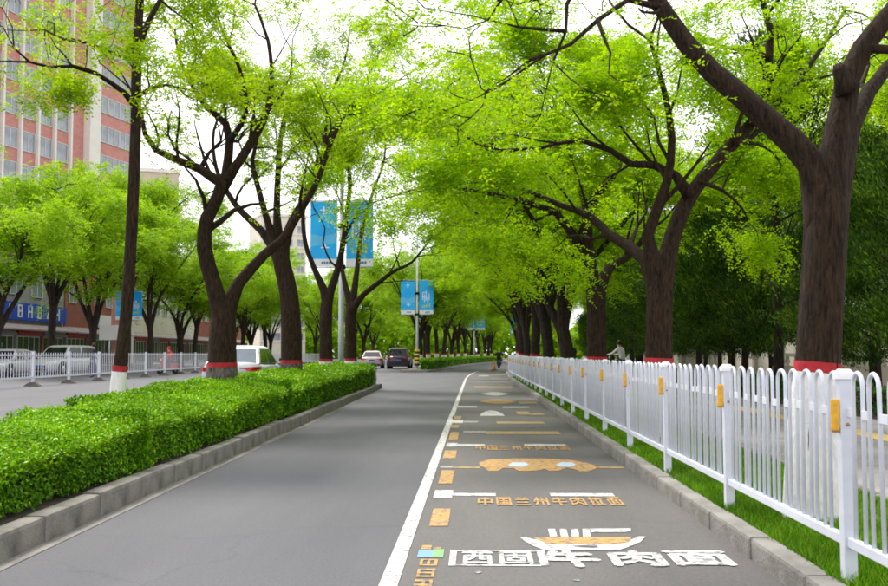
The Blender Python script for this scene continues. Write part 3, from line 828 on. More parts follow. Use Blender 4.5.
def generic_tree(seed, sprays, leaf, lm, lean=0.0, h=2.1, spreadr=3.4, nl=4, z=8.0, r=.2):
    """a tree in its own coordinates; returns trunk and crown meshes"""
    t = Tree(seed, (0, 0, 0)); g = t.rng
    tp_ = [Vector((0, 0, 0)), Vector((g.uniform(-.05, .05), g.uniform(-.05, .05), h * .5)), Vector((g.uniform(-.12, .12), g.uniform(-.12, .12), h))]
    tr = [r * 1.12, r, r * .98]
    t.trunk(tp_, tr, 12)
    a0 = g.uniform(0, 6.28)
    for k in range(nl):
        a = a0 + 6.283 * k / nl + g.uniform(-.35, .35)
        rr_ = spreadr * g.uniform(.75, 1.1)
        dx, dy = math.cos(a), math.sin(a)
        zz = z - h
        P = [tp_[-1] - Vector((0, 0, .1)), tp_[-1] + Vector((dx * rr_ * .18 + g.uniform(-.2, .2), dy * rr_ * .18, zz * .22)),
             tp_[-1] + Vector((dx * rr_ * .38, dy * rr_ * .38 + g.uniform(-.3, .3), zz * .42)),
             tp_[-1] + Vector((dx * rr_ * .62 + lean * .4 + g.uniform(-.3, .3), dy * rr_ * .62, zz * .6)),
             tp_[-1] + Vector((dx * rr_ * .88 + lean, dy * rr_ * .88, zz * .74))]
        P, rr0 = rooted(P, taper(r * .58, .03, 5), tp_, tr)
        t.limb(P, rr0, 8, spawn_from=.35, child=2.0, every=.5, zmax=z)
    P = [tp_[-1], tp_[-1] + Vector((.2, -.1, 1.2)), tp_[-1] + Vector((-.1, .2, 2.4)), tp_[-1] + Vector((.3, .1, z - h - 1.4))]
    t.limb(P, taper(r * .55, .03, 4), 8, spawn_from=.3, child=2.1, every=.45, zmax=z)
    sl = []
    P_, R_ = t.smooth(tp_, tr)
    for za, zb, m in ((0.0, .97, 'wash'), (.972, 1.07, 'red')):
        q = []; rr2 = []
        for i in range(5):
            zq = za + (zb - za) * i / 4
            j = max(k for k in range(len(P_)) if P_[k].z <= zq + 1e-6); j = min(j, len(P_) - 2)
            f = (zq - P_[j].z) / (P_[j + 1].z - P_[j].z)
            q.append(P_[j].lerp(P_[j + 1], f)); rr2.append(R_[j] * 1.03 + .006)
        b = MB(); b.tube(q, rr2, 12, rn=lambda a, p: t.rn(a, p), caps=False)
        sl.append(b.mesh('whitewash' if m == 'wash' else 'red_band', M[m]))
    return t.big.mesh('trunk', M['bark_far']), quad_mesh('crown', t.sprays(sprays, leaf, seed=seed, spread=.24), lm), sl

def place_tree(kit, loc, rz, sc, label, group, name='street_tree', painted=True):
    r = empty(name, loc, rz, label, 'tree', group); v_ = ((loc[1] * 7.3) % 1.0 - .5) * .24
    r.scale = (sc * (1 + v_), sc * (1 + v_ * .5), sc * (1 - v_))
    inst('trunk', kit[0], r)
    c = inst('crown', kit[1], r); c['kind'] = 'stuff'
    if painted:
        inst('whitewash', kit[2][0], r); inst('red_band', kit[2][1], r)
    return r
KR = [generic_tree(40 + i, 10500, .085, M['leaf_r'], h=2.3 + .2 * i, spreadr=3.7, z=8.3 + .3 * i, nl=4 + i % 2, r=.172) for i in range(3)]
KF = [generic_tree(60 + i, 7500, .11, M['leaf_f'], h=2.0 + .3 * i, spreadr=3.6 + .35 * (i % 3), z=7.8 + .55 * ((i * 2) % 5), nl=4 + i % 2, r=.17) for i in range(5)]
ordn = ['fourth', 'fifth', 'sixth', 'seventh', 'eighth', 'ninth', 'tenth', 'eleventh', 'twelfth', 'thirteenth', 'fourteenth', 'fifteenth', 'sixteenth', 'seventeenth', 'eighteenth', 'nineteenth', 'twentieth']
for i in range(9):
    Y = 26.3 + 6.55 * i
    place_tree(KR[i % 3], (RX(2.36, Y), Y, .1), i * 1.9 + .4, 1.0 + .06 * ((i * 7) % 3 - 1), ordn[i] + ' tree from the right in the row behind the white railing', GR)

# trees beyond the main road, and in the far island
g = random.Random(77)
fo = ['first', 'second', 'third'] + ordn
for i in range(13):
    Y = 53 + 8.0 * i
    place_tree(KF[(i * 3) % 5], (-23.6 - .045 * Y + g.uniform(-.4, .4), Y, .0), g.uniform(0, 6), 1.48 + g.uniform(-.1, .12), fo[i] + ' bright green tree from the left beyond the white median barrier', 'street trees beyond the main road', painted=False)
for i in range(11):
    Y = 72 + 7.5 * i
    place_tree(KF[(i + 1) % 5], (f2(Y) - 1.35, Y, .14), g.uniform(0, 6), 1.0 + g.uniform(-.06, .1), fo[i] + ' tree counted from the striped post in the far hedge', 'street trees in the far island')
bgp = [(-14, 125), (-20, 132), (-10, 185), (-2, 200), (8, 190), (-30, 200), (-22, 215), (-18, 150), (-8, 158), (2, 150), (12, 165), (22, 150), (30, 170), (-28, 175), (-40, 165), (36, 130), (26, 118), (40, 105), (20, 100)]
for i, (x, y) in enumerate(bgp):
    place_tree(KF[i % 3], (x, y, 0), g.uniform(0, 6), 1.35 + g.uniform(-.1, .2), 'distant green tree closing the view at the end of the street', 'distant trees at the end of the street', 'distant_tree', painted=False)

# a far belt of trees closes the street; it reads as one mass
gb = np.random.default_rng(31)
nb = 42000
bxx = gb.uniform(-75, 130, nb); byy = gb.uniform(232, 256, nb)
top = 9.5 + 2.2 * np.sin(bxx * .23) + 1.4 * np.sin(bxx * .71 + 1) + gb.normal(0, .5, nb)
bzz = top * gb.random(nb) ** .65
Pb = np.stack([bxx, byy, bzz], 1); nb_ = gb.normal(0, 1, (nb, 3)); nb_[:, 2] = np.abs(nb_[:, 2]) + .4; nb_[:, 1] -= .5
nb_ /= np.linalg.norm(nb_, axis=1, keepdims=True)
ab_ = np.cross(nb_, gb.normal(0, 1, (nb, 3))); ab_ /= np.linalg.norm(ab_, axis=1, keepdims=True); cb_ = np.cross(nb_, ab_)
zb_ = gb.uniform(.8, 1.9, (nb, 1))
belt_o = inst('tree_belt', quad_mesh('tree_belt', np.stack([Pb, Pb + ab_ * zb_ * .5 + cb_ * zb_ * .35, Pb + ab_ * zb_, Pb + ab_ * zb_ * .5 - cb_ * zb_ * .35], 1), M['leaf_f']))
tag(belt_o, 'far-off belt of green trees closing the end of the street', 'tree belt', kind='stuff')

# ------------------------------------------------------------------ hedges
def hedge_leaves(front, back, ztop, y0, y1, dens, leaf, seed, z0=.16, crown_drop=.0):
    """leaves on the front, top and back of a clipped hedge"""
    g = np.random.default_rng(seed)
    Ly = y1 - y0
    parts = []
    def emit(u, v, face):
        n = len(u)
        y = y0 + u * Ly
        xf = np.array([front(a) for a in y]); xb_ = np.array([back(a) for a in y]); zt = np.array([ztop(a) for a in y])
        lump = .016 * np.sin(y * 3.1 + v * 5) + .014 * np.sin(y * 7.7 + 1.3 * v) + .018 * np.sin(y * 1.27 + 2)
        dep = np.abs(g.normal(0, .055 if face == 't' else .11, n))
        if face == 'f': P = np.stack([xf - .03 - dep + lump - .10 * v ** 4, y, z0 + (zt - crown_drop - z0) * v], 1); nn = np.tile([1.0, 0, .35], (n, 1))
        elif face == 'b': P = np.stack([xb_ + .03 + dep - lump, y, z0 + (zt - z0) * v], 1); nn = np.tile([-1.0, 0, .35], (n, 1))
        elif face == 't': P = np.stack([xb_ + (xf - xb_) * v, y, zt - crown_drop * v ** 3 - dep + lump + np.where(g.random(n) < .05, g.uniform(0, .045, n), 0)], 1); nn = np.tile([0.0, 0, 1], (n, 1))
        elif face == 'e': P = np.stack([xb_ + (xf - xb_) * u, np.full(n, y1) - dep + lump * .5, z0 + (ztop(y1) - z0) * v], 1); nn = np.tile([0.0, 1, .3], (n, 1))
        else: P = np.stack([back(y0) + (front(y0) - back(y0)) * u, np.full(n, y0) + dep, z0 + (ztop(y0) - z0) * v], 1); nn = np.tile([0.0, -1, .3], (n, 1))
        parts.append((P, nn))
    H = ztop(y0) - z0; W = front(y0) - back(y0)
    for face, area in (('f', Ly * H * .95), ('t', Ly * W * 1.15), ('b', Ly * H * .35), ('e', W * H), ('s', W * H)):
        n = int(area * dens)
        emit(g.random(n), g.random(n), face)
    P = np.concatenate([p for p, _ in parts]); nn = np.concatenate([q for _, q in parts])
    n = len(P)
    nrm = nn + g.normal(0, .55, (n, 3)); nrm /= np.linalg.norm(nrm, axis=1, keepdims=True)
    ax = np.cross(nrm, g.normal(0, 1, (n, 3))); ax[:, 2] += .25; ax /= np.linalg.norm(ax, axis=1, keepdims=True)
    bx_ = np.cross(nrm, ax)
    sz = leaf * g.uniform(.6, 1.3, (n, 1))
    V = np.stack([P, P + ax * sz * .55 + bx_ * sz * .3, P + ax * sz, P + ax * sz * .55 - bx_ * sz * .3], 1)
    lit_tone = (nn[:, 2] > .9) | (g.random(n) < .10)          # bright lit leaves on the top; shade painted into the side leaves' colour
    return V[lit_tone], V[~lit_tone]

def hedge(name, label, segs, front, back, ztop, seed, z0=.14, group=None, drop=0.0):
    root = empty(name, ((front(segs[0][0]) + back(segs[0][0])) / 2, segs[0][0], z0), 0, label, 'hedge', group)
    o = np.array(root.location)
    VV = [hedge_leaves(front, back, ztop, a, b, d, l, seed + i, crown_drop=drop) for i, (a, b, d, l) in enumerate(segs)]
    f = inst('lit_leaves', quad_mesh('lit_leaves', np.concatenate([q[0] for q in VV]) - o, M['leaf_h']), root); f['kind'] = 'stuff'  # brighter leaf colour, mostly on top, painting in the light there
    f = inst('foliage', quad_mesh('foliage', np.concatenate([q[1] for q in VV]) - o, M['leaf_shade']), root); f['kind'] = 'stuff'  # side leaves in the darker colour that stands for shade
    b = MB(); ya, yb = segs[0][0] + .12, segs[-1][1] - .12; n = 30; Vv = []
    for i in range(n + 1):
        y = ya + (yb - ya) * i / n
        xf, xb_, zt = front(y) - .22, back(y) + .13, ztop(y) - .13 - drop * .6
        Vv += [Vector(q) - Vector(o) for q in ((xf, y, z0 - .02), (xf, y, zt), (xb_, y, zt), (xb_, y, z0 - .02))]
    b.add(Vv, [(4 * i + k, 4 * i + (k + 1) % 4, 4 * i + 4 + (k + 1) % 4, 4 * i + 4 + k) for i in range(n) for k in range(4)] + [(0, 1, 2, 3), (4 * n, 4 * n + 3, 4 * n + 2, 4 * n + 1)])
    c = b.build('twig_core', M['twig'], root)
    return root
hz = lambda y: .60 + .0080 * y + .018 * math.sin(y * .9) + .012 * math.sin(y * 2.3 + 1)
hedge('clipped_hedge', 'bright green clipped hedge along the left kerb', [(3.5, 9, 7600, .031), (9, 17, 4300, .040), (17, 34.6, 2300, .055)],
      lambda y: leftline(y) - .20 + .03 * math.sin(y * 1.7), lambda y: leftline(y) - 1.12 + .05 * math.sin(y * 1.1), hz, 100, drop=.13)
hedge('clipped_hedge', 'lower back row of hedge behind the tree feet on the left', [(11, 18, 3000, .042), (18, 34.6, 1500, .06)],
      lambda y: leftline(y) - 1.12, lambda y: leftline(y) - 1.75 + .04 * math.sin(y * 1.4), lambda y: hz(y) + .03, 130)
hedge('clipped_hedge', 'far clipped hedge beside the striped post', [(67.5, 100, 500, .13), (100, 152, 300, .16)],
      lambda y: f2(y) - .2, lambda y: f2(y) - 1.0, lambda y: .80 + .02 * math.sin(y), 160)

# ------------------------------------------------------------------ grass in the verge
def grass():
    g = np.random.default_rng(9); out = []
    for (y0, y1, dens, w, h) in ((3.6, 9, 6500, .006, .06), (9, 18, 2600, .010, .065), (18, 46, 800, .018, .07)):
        n = int((y1 - y0) * 1.2 * dens)
        y = g.uniform(y0, y1, n); x = g.uniform(1.72, 2.95, n)
        keep = (np.sin(x * 3.1 + y * 1.3) + np.sin(x * 1.7 - y * 2.1 + 2) + g.normal(0, .7, n)) > -1.35
        x, y = x[keep], y[keep]; n = len(x)
        a = g.uniform(0, 6.28, n); hh = h * g.uniform(.5, 1.4, n); ww = w * g.uniform(.7, 1.3, n)
        lx, ly = g.normal(0, .45, n) * hh, g.normal(0, .45, n) * hh
        z = np.full(n, .112)
        p0 = np.stack([x - np.cos(a) * ww, y - np.sin(a) * ww, z], 1)
        p1 = np.stack([x + np.cos(a) * ww, y + np.sin(a) * ww, z], 1)
        p2 = np.stack([x + lx, y + ly, z + hh], 1)
        out.append(np.stack([p0, p1, p2], 1))
    return np.concatenate(out)
gr = inst('grass', quad_mesh('grass', grass(), M['grass'], 3)); tag(gr, 'short green grass under the white railing', 'grass', kind='stuff')

# ------------------------------------------------------------------ white railing on the right
SP, FX, FH, ZG = 2.24, 1.775, 1.015, .12
fence = empty('railing_fence', (FX, 2.64, ZG), 0, 'long white hooped railing with amber reflectors along the right kerb', 'railing')
def hoop_mesh():
    b = MB(); w, r = .062, .0105; H = FH - .012
    P = [(0, -w, .17), (0, -w, H - w - .02)]
    for k in range(1, 8): 
        a = math.pi - math.pi * k / 8; P.append((0, w * math.cos(a), H - w - .015 + (w) * math.sin(a)))
    P += [(0, w, H - w - .02), (0, w, .17)]
    b.tube(P, r, 7)
    b.box(-.009, .009, w + .006, .214 - w - .006, H - .225, H - .185)
    return b.mesh('hoop', M['fence'])
def post_mesh():
    b = MB(); b.box(-.031, .031, -.031, .031, -.02, FH - .03); return bevel_mesh(b.mesh('post', M['fence']), .006, 2)
def cap_mesh():
    b = MB()
    b.add([(-.04, -.04, -.03), (.04, -.04, -.03), (.04, .04, -.03), (-.04, .04, -.03), (-.04, -.04, -.005), (.04, -.04, -.005), (.04, .04, -.005), (-.04, .04, -.005), (-.022, -.022, .018), (.022, -.022, .018), (.022, .022, .018), (-.022, .022, .018)],
          [(0, 3, 2, 1), (0, 1, 5, 4), (1, 2, 6, 5), (2, 3, 7, 6), (3, 0, 4, 7), (4, 5, 9, 8), (5, 6, 10, 9), (6, 7, 11, 10), (7, 4, 8, 11), (8, 9, 10, 11)])
    return b.mesh('post_cap', M['cap'])
def refl_mesh():
    b = MB(); b.box(-.019, .019, -.007, .007, -.075, .075, 0); b.box(-.021, .021, -.004, .012, -.085, -.055, 1)
    return bevel_mesh(b.mesh('reflector', [M['refl'], M['refl2']]), .003, 1)
def rail_mesh():
    b = MB(); b.box(-.018, .018, -(SP - .064) / 2, (SP - .064) / 2, .165, .215); return bevel_mesh(b.mesh('bottom_rail', M['fence']), .005, 1)
def socket_mesh():
    b = MB(); b.box(-.034, .034, -.012, .012, .155, .225); return b.mesh('rail_socket', M['fence'])
HM, PM, CM, RM, BM_, SM = hoop_mesh(), post_mesh(), cap_mesh(), refl_mesh(), rail_mesh(), socket_mesh()
bo = MB(); bo.lathe((0, 0, 0), [(.009, -.007), (.009, 0)], 8, axis='Y'); BOLT = bo.mesh('bolt', M['refl2'])
gf = random.Random(3)
NP = 27
for i in range(NP):
    Y = 2.64 + SP * i
    a = -math.atan(bend(Y + .5) - bend(Y - .5))
    lx = RX(0, Y); ly = SP * i
    p = inst('post', PM, fence, (lx, ly, 0), (gf.uniform(-.012, .012), gf.uniform(-.018, .018), a))
    inst('post_cap', CM, p, (0, 0, FH - .028 + .003))
    inst('reflector', RM, p, (-.053, -.02, FH - .225), (0, 0, gf.uniform(-.15, .15)))
    for bz in (FH - .27, .19): inst('bolt', BOLT, p, (0, -.031, bz))
    if i == NP - 1: break
    Ym = Y + SP / 2; am = -math.atan(bend(Ym + .5) - bend(Ym - .5))
    inst('bottom_rail', BM_, fence, (RX(0, Ym), ly + SP / 2, gf.uniform(-.004, .004)), (0, 0, am))
    for k in range(10):
        yy = Y + .157 + .214 * k
        inst('hoop', HM, fence, (RX(0, yy), ly + .157 + .214 * k, gf.uniform(-.004, .004)), (gf.uniform(-.006, .006), gf.uniform(-.010, .010), am + gf.uniform(-.05, .05)))

# ------------------------------------------------------------------ white median barrier
def bar_x(Y): return -16.15 - .05 * (Y - 32)
bar = empty('median_barrier', (bar_x(32), 32, 0), 0, 'white picket median barrier on dark feet along the main road', 'barrier')
pb = MB(); pb.box(-.045, .045, -.045, .045, 0, 1.27); pb.box(-.055, .055, -.055, .055, 1.27, 1.30); BP = pb.mesh('post', M['barrier'])
fb = MB(); fb.add([(-.30, -.14, 0), (.30, -.14, 0), (.30, .14, 0), (-.30, .14, 0), (-.26, -.12, .05), (.26, -.12, .05), (.26, .12, .05), (-.26, .12, .05), (-.09, -.09, .16), (.09, -.09, .16), (.09, .09, .16), (-.09, .09, .16)],
       [(0, 1, 5, 4), (1, 2, 6, 5), (2, 3, 7, 6), (3, 0, 4, 7), (4, 5, 9, 8), (5, 6, 10, 9), (6, 7, 11, 10), (7, 4, 8, 11), (8, 9, 10, 11)])
BF = fb.mesh('foot', M['foot'])
rb_ = MB(); rb_.box(-.02, .02, .05, 3.7, 1.13, 1.18); RB1 = rb_.mesh('top_rail', M['barrier'])
rb_ = MB(); rb_.box(-.02, .02, .05, 3.7, .30, .36); RB2 = rb_.mesh('bottom_rail', M['barrier'])
pk = MB()
for i in range(32):
    Y = 32.95 + 3.75 * i; x = bar_x(Y) - bar_x(32); a = math.atan(.05)
    inst('post', BP, bar, (x, Y - 32, 0), (0, 0, a)); inst('foot', BF, bar, (x, Y - 32, 0), (0, 0, a))
    inst('top_rail', RB1, bar, (x, Y - 32, 0), (0, 0, a)); inst('bottom_rail', RB2, bar, (x, Y - 32, 0), (0, 0, a))
    for k in range(1, 15):
        yy = Y + .25 * k; xx = bar_x(yy) - bar_x(32)
        pk.box(xx - .009, xx + .009, yy - 32 - .011, yy - 32 + .011, .28, 1.25)
pko = pk.build('pickets', M['barrier'], bar); pko['kind'] = 'stuff'

# ------------------------------------------------------------------ lamp posts and banners
def lamp_post(loc, label, h=9.6, striped=False, group='street lamp posts with banners'):
    r = empty('lamp_post', loc, 0, label, 'lamp post', group)
    b = MB(); b.tube([(0, 0, 0), (0, 0, 2.2), (0, 0, h)], [.105, .10, .06], 12); b.lathe((0, 0, 0), [(.2, 0), (.2, .03), (.12, .05)], 12); b.build('pole', M['pole'], r)
    for s_ in (-1, 1):
        b = MB(); b.tube([(0, 0, h - .15), (s_ * .7, 0, h + .45), (s_ * 1.9, 0, h + .75)], [.045, .04, .035], 7); b.build('arm', M['pole'], r)
        b = MB(); b.box(s_ * 1.9 - .42, s_ * 1.9 + .42, -.14, .14, h + .70, h + .83); o = inst('lamp_head', bevel_mesh(b.mesh('lamp_head', M['pole']), .04, 2), r)
    if striped:
        for k in range(4):
            b = MB(); b.lathe((0, 0, .25 + .28 * k), [(.19, 0), (.19, .14)], 14); b.build('black_stripe', M['black'], r)
            b = MB(); b.lathe((0, 0, .39 + .28 * k), [(.19, 0.001), (.19, .139)], 14); b.build('yellow_stripe', M['yellow'], r)
    return r
def banner(pole_loc, side, z0, z1, w, label, var=0):
    x0, x1 = (.16, .16 + w) if side > 0 else (-.16 - w, -.16)
    r = empty('hanging_banner', (pole_loc[0], pole_loc[1], pole_loc[2]), 0, label, 'banner', 'blue banners on lamp posts')
    H = z1 - z0
    b = MB(); b.box(x0, x1, -.012, .012, z0 + H * .115, z1); b.build('blue_panel', M['banner'], r)
    b = MB(); b.box(x0, x1, -.013, .013, z0, z0 + H * .115 - .002); b.build('white_footer', M['banner_w'], r)
    b = MB()
    for z in (z0 - .03, z1 + .03): b.tube([(0, 0, z), (x1 if side > 0 else x0, 0, z)], .022, 6)
    b.build('bracket', M['pole'], r)
    for z in (z0 - .02, z0 + H * .62):
        b = MB(); b.box(-.13, .13, -.125, .125, z - .07, z + .07); b.build('clamp', M['clamp'], r)
    y = -.017
    b = MB()
    rr_ = random.Random(var * 7 + (3 if side > 0 else 5))
    if side > 0:
        for (u, v0, v1, ww) in ((.25, .42, .66, .05), (.37, .36, .60, .045), (.48, .40, .70, .05), (.60, .34, .56, .05), (.70, .40, .62, .045)):
            b.box(x0 + w * (u - ww / 2), x0 + w * (u + ww / 2), y, -.0125, z0 + H * v0, z0 + H * v1)
        for (u0, u1, v) in ((.2, .5, .50), (.42, .76, .46), (.28, .55, .64)):
            b.box(x0 + w * u0, x0 + w * u1, y - .001, -.0125, z0 + H * v, z0 + H * (v + .018))
    else:
        for (u0, u1, v0, v1) in ((.36, .64, .86, .875), (.47, .53, .80, .92), (.40, .70, .28, .30), (.52, .58, .23, .34)):
            b.box(x0 + w * u0, x0 + w * u1, y - .001 * v0, -.0125, z0 + H * v0, z0 + H * v1)
    b.build('white_lettering', M['banner_w'], r)
    b = MB()
    if side > 0:
        for k in range(5):
            b.box(x0 + w * (.22 + .12 * k), x0 + w * (.30 + .12 * k), y, -.0125, z0 + H * .20, z0 + H * (.25 + .022 * k))
        b.build('lime_lettering', M['banner_g'], r)
    else:
        b.add([(x0 + .002, y + .003, z0 + H * .30), (x1 - .002, y + .003, z0 + H * .36), (x1 - .002, y + .003, z0 + H * .52), (x0 + w * .5, y + .003, z0 + H * .46), (x0 + .002, y + .003, z0 + H * .50)], [(0, 1, 2, 3, 4)])
        b.build('pale_wave', M['banner_l'], r)
    b = MB()
    for k in range(4): b.box(x0 + w * (.42 + .09 * k), x0 + w * (.485 + .09 * k), y - .002, -.014, z0 + H * .04, z0 + H * .075)
    b.build('footer_lettering', M['banner_t'], r)
p1 = at(341, 354, 35.2); p1 = Vector((p1.x, p1.y, .12))
lamp_post(p1, 'grey lamp post carrying the nearest pair of blue banners')
banner(p1, -1, 4.18, 6.50, .96, 'left banner of the nearest pair on the lamp post')
banner(p1, 1, 4.18, 6.50, .96, 'right banner of the nearest pair, with white writing', 1)
p2 = Vector((at(417, 354, 70).x, 70, .14))
lamp_post(p2, 'lamp post with yellow and black striped foot at the far hedge', striped=True)
banner(p2, -1, 3.85, 6.2, .98, 'left banner on the post with the striped foot', 2)
banner(p2, 1, 3.85, 6.2, .98, 'right banner on the post with the striped foot', 3)
p3 = Vector((at(474, 354, 122).x, 122, .14))
lamp_post(p3, 'lamp post standing furthest along the far hedge')
banner(p3, -1, 4.0, 6.3, 1.2, 'left banner of the furthest pair above the far hedge', 4)
banner(p3, 1, 4.0, 6.3, 1.2, 'right banner of the furthest pair above the far hedge', 5)
p4 = Vector((at(521, 354, 88).x, 88, .12))
lamp_post(p4, 'lamp post half hidden behind the end of the right tree row')
banner(p4, -1, 2.9, 4.75, .72, 'small blue banner beside the end of the white railing', 6)
p5 = Vector((at(128, 354, 78).x, 78, .0))
lamp_post(p5, 'double-armed lamp post beyond the main road at the left', 12.4)
banner(p5, -1, 3.9, 6.1, .88, 'left banner on the lamp post beyond the main road', 7)
banner(p5, 1, 3.9, 6.1, .88, 'right banner on the lamp post beyond the main road', 8)

# ------------------------------------------------------------------ buildings
def window_at(parent, M4, w, h, glass='glass', mull=1, frame='frame'):
    """a window: frame with glass behind it, in the plane of M4 (x right, z up, -y outwards)"""
    t = .06
    b = MB()
    b.box(-w / 2, w / 2, -.05, .06, -h / 2, -h / 2 + t); b.box(-w / 2, w / 2, -.05, .06, h / 2 - t, h / 2)
    b.box(-w / 2, -w / 2 + t, -.048, .06, -h / 2 + t, h / 2 - t); b.box(w / 2 - t, w / 2, -.048, .06, -h / 2 + t, h / 2 - t)
    for k in range(mull):
        x = -w / 2 + w * (k + 1) / (mull + 1)
        b.box(x - .03, x + .03, -.046, .06, -h / 2 + t, h / 2 - t)
    return b
_wc = {}
def add_window(parent, M4, w, h, glass='glass', mull=1):
    k = (round(w, 2), round(h, 2), glass, mull)
    if k not in _wc:
        f = window_at(None, None, w, h, glass, mull).mesh('window', M['frame'])
        b = MB(); b.box(-w / 2 + .06, w / 2 - .06, .0, .03, -h / 2 + .06, h / 2 - .06)
        _wc[k] = (f, b.mesh('pane', M[glass]))
    f = bpy.data.objects.new('window', _wc[k][0]); link(f, parent); f.matrix_local = M4
    inst('pane', _wc[k][1], f)

# pink tower: its facade runs away from the street at a slant
u = Vector((.235, .972, 0)).normalized(); P0 = Vector((at(0, 354, 92).x, 92, 0))
ang = math.atan2(u.y, u.x)
tower = empty('office_tower', P0, ang, 'tall pink tiled office tower with white pilasters at the upper left', 'building')
# local x runs along the facade, local -y faces the street
def s_at(px):
    k = (px - 475) / 1000
    return (P0.x - k * P0.y) / (k * u.y - u.x)
TH = 52
sA, sB, sC, sD = -16, s_at(64), s_at(77), s_at(88)
sE = s_at(129)
b = MB(); b.box(sA, sE, .25, 16, 0, TH); b.build('wall', M['brick'], tower)
FL = 3.25
b = MB()
z = 0.9
bay = (s_at(62) - s_at(10)) / 3.0
cols = [s_at(62) - bay * (k + .5) for k in range(10)]
zs = [1.2 + (354 - 149 + 8) / 1000 * 97 + FL * k - 13 for k in range(14)]
for c in cols:
    pb = MB(); pb.box(c + bay / 2 - .13, c + bay / 2 + .13, -.12, .26, 0, TH - 1); pb.build('pilaster', M['bwhite'], tower)
    for zz in zs:
        if zz < 8: continue
        add_window(tower, Matrix.Translation((c, .20, zz)), bay * .78, 1.95)
pb = MB(); pb.box(sC, sD, -.55, .27, 0, TH + 1); pb.build('white_column', M['bwhite'], tower)
wE = sE - sD
for zz in zs:
    if zz < 8: continue
    for k in range(3):
        add_window(tower, Matrix.Translation((sD + wE * (.17 + .29 * k), .20, zz + .2)), wE * .28, 1.85, mull=1)
pb = MB(); pb.box(sE - .35, sE + .1, -.1, .28, 0, TH); pb.build('corner_strip', M['bwhite'], tower)
pb = MB(); pb.box(sA - .2, sE + .2, -.2, 16.2, TH, TH + .8); pb.build('parapet', M['bwhite'], tower)

def slab_block(label, name, loc, rz, w, d, h, wallm, rows, colsn, z0=3.5, ww=1.5, wh=1.6, glass='glass'):
    r = empty(name, loc, rz, label, 'building')
    b = MB(); b.box(-w / 2, w / 2, 0, d, 0, h); b.build('wall', M[wallm], r)
    b = MB(); b.box(-w / 2 - .25, w / 2 + .25, -.25, d + .25, h, h + .6); b.build('parapet', M['bwhite'], r)
    for i in range(rows):
        zz = z0 + (h - z0 - 1.2) * (i + .5) / rows
        b = MB(); b.box(-w / 2, w / 2, -.12, 0, zz - wh / 2 - .45, zz - wh / 2 - .25); b.build('sill_band', M['bwhite'], r)
        for j in range(colsn):
            add_window(r, Matrix.Translation((-w / 2 + w * (j + .5) / colsn, -.02, zz)), ww, wh, glass)
    return r
slab_block('beige apartment block with banded floors behind the left trees', 'apartment_block', (-58, 165, 0), math.radians(20), 16, 14, 32, 'beige', 9, 6)
slab_block('pale distant high-rise seen between the left tree trunks', 'apartment_block', (-41.5, 215, 0), math.radians(25), 10, 12, 31, 'cream', 9, 4)

# shops behind the far trees; facade direction nearly along the street
def shop(label, Y0, Y1, h, wallm, sign=None, sign_z=(4.0, 5.4), nshop=4, awn=True, upper=True, wins=5):
    X0, X1 = -34.5 - .05 * Y0, -34.5 - .05 * Y1
    L = math.hypot(X1 - X0, Y1 - Y0)
    r = empty('shop_building', (X0, Y0, .13), math.atan2(Y1 - Y0, X1 - X0), label, 'building', 'shops beyond the main road')
    b = MB(); b.box(0, L - .05, .3, 10, 0, h); b.build('wall', M[wallm], r)
    b = MB(); b.box(-.1, L + .05, .1, 10.1, h, h + .5); b.build('parapet', M['bwhite'], r)
    p = L / nshop
    for k in range(nshop):
        add_window(r, Matrix.Translation((p * (k + .5), .22, 1.35)), p * .84, 2.5, 'dglass', 3)
        b = MB(); b.box(p * k - .18, p * k + .18, .05, .31, 0, 2.9); b.build('pier', M['redbrown' if k % 2 else 'greywall'], r)
        b = MB(); b.box(p * k + .25, p * (k + 1) - .25, .0, .29, 2.66, 3.1); b.build('shop_sign', M['signred' if k % 2 == 0 else 'greywall'], r)
    if awn:
        b = MB(); b.add([(0, -1.1, 3.05), (L, -1.1, 3.05), (L, .3, 3.6), (0, .3, 3.6), (0, -1.1, 3.18), (L, -1.1, 3.18), (L, .3, 3.72), (0, .3, 3.72)], [(0, 3, 2, 1), (4, 5, 6, 7), (0, 1, 5, 4), (2, 3, 7, 6), (0, 4, 7, 3), (1, 2, 6, 5)])
        b.build('awning', M['awning'], r)
    if upper:
        for k in range(wins):
            add_window(r, Matrix.Translation((L * (k + .5) / wins, .22, sign_z[1] + 1.5)), L / wins * .55, 1.6)
    return r, L
s1, L1 = shop('shop row under a long blue signboard behind the parked cars', 72, 95, 8.5, 'greywall')
b = MB(); b.box(.5, L1 - .4, -.1, .29, 3.95, 5.45); sb = b.build('signboard', M['signblue'], s1)
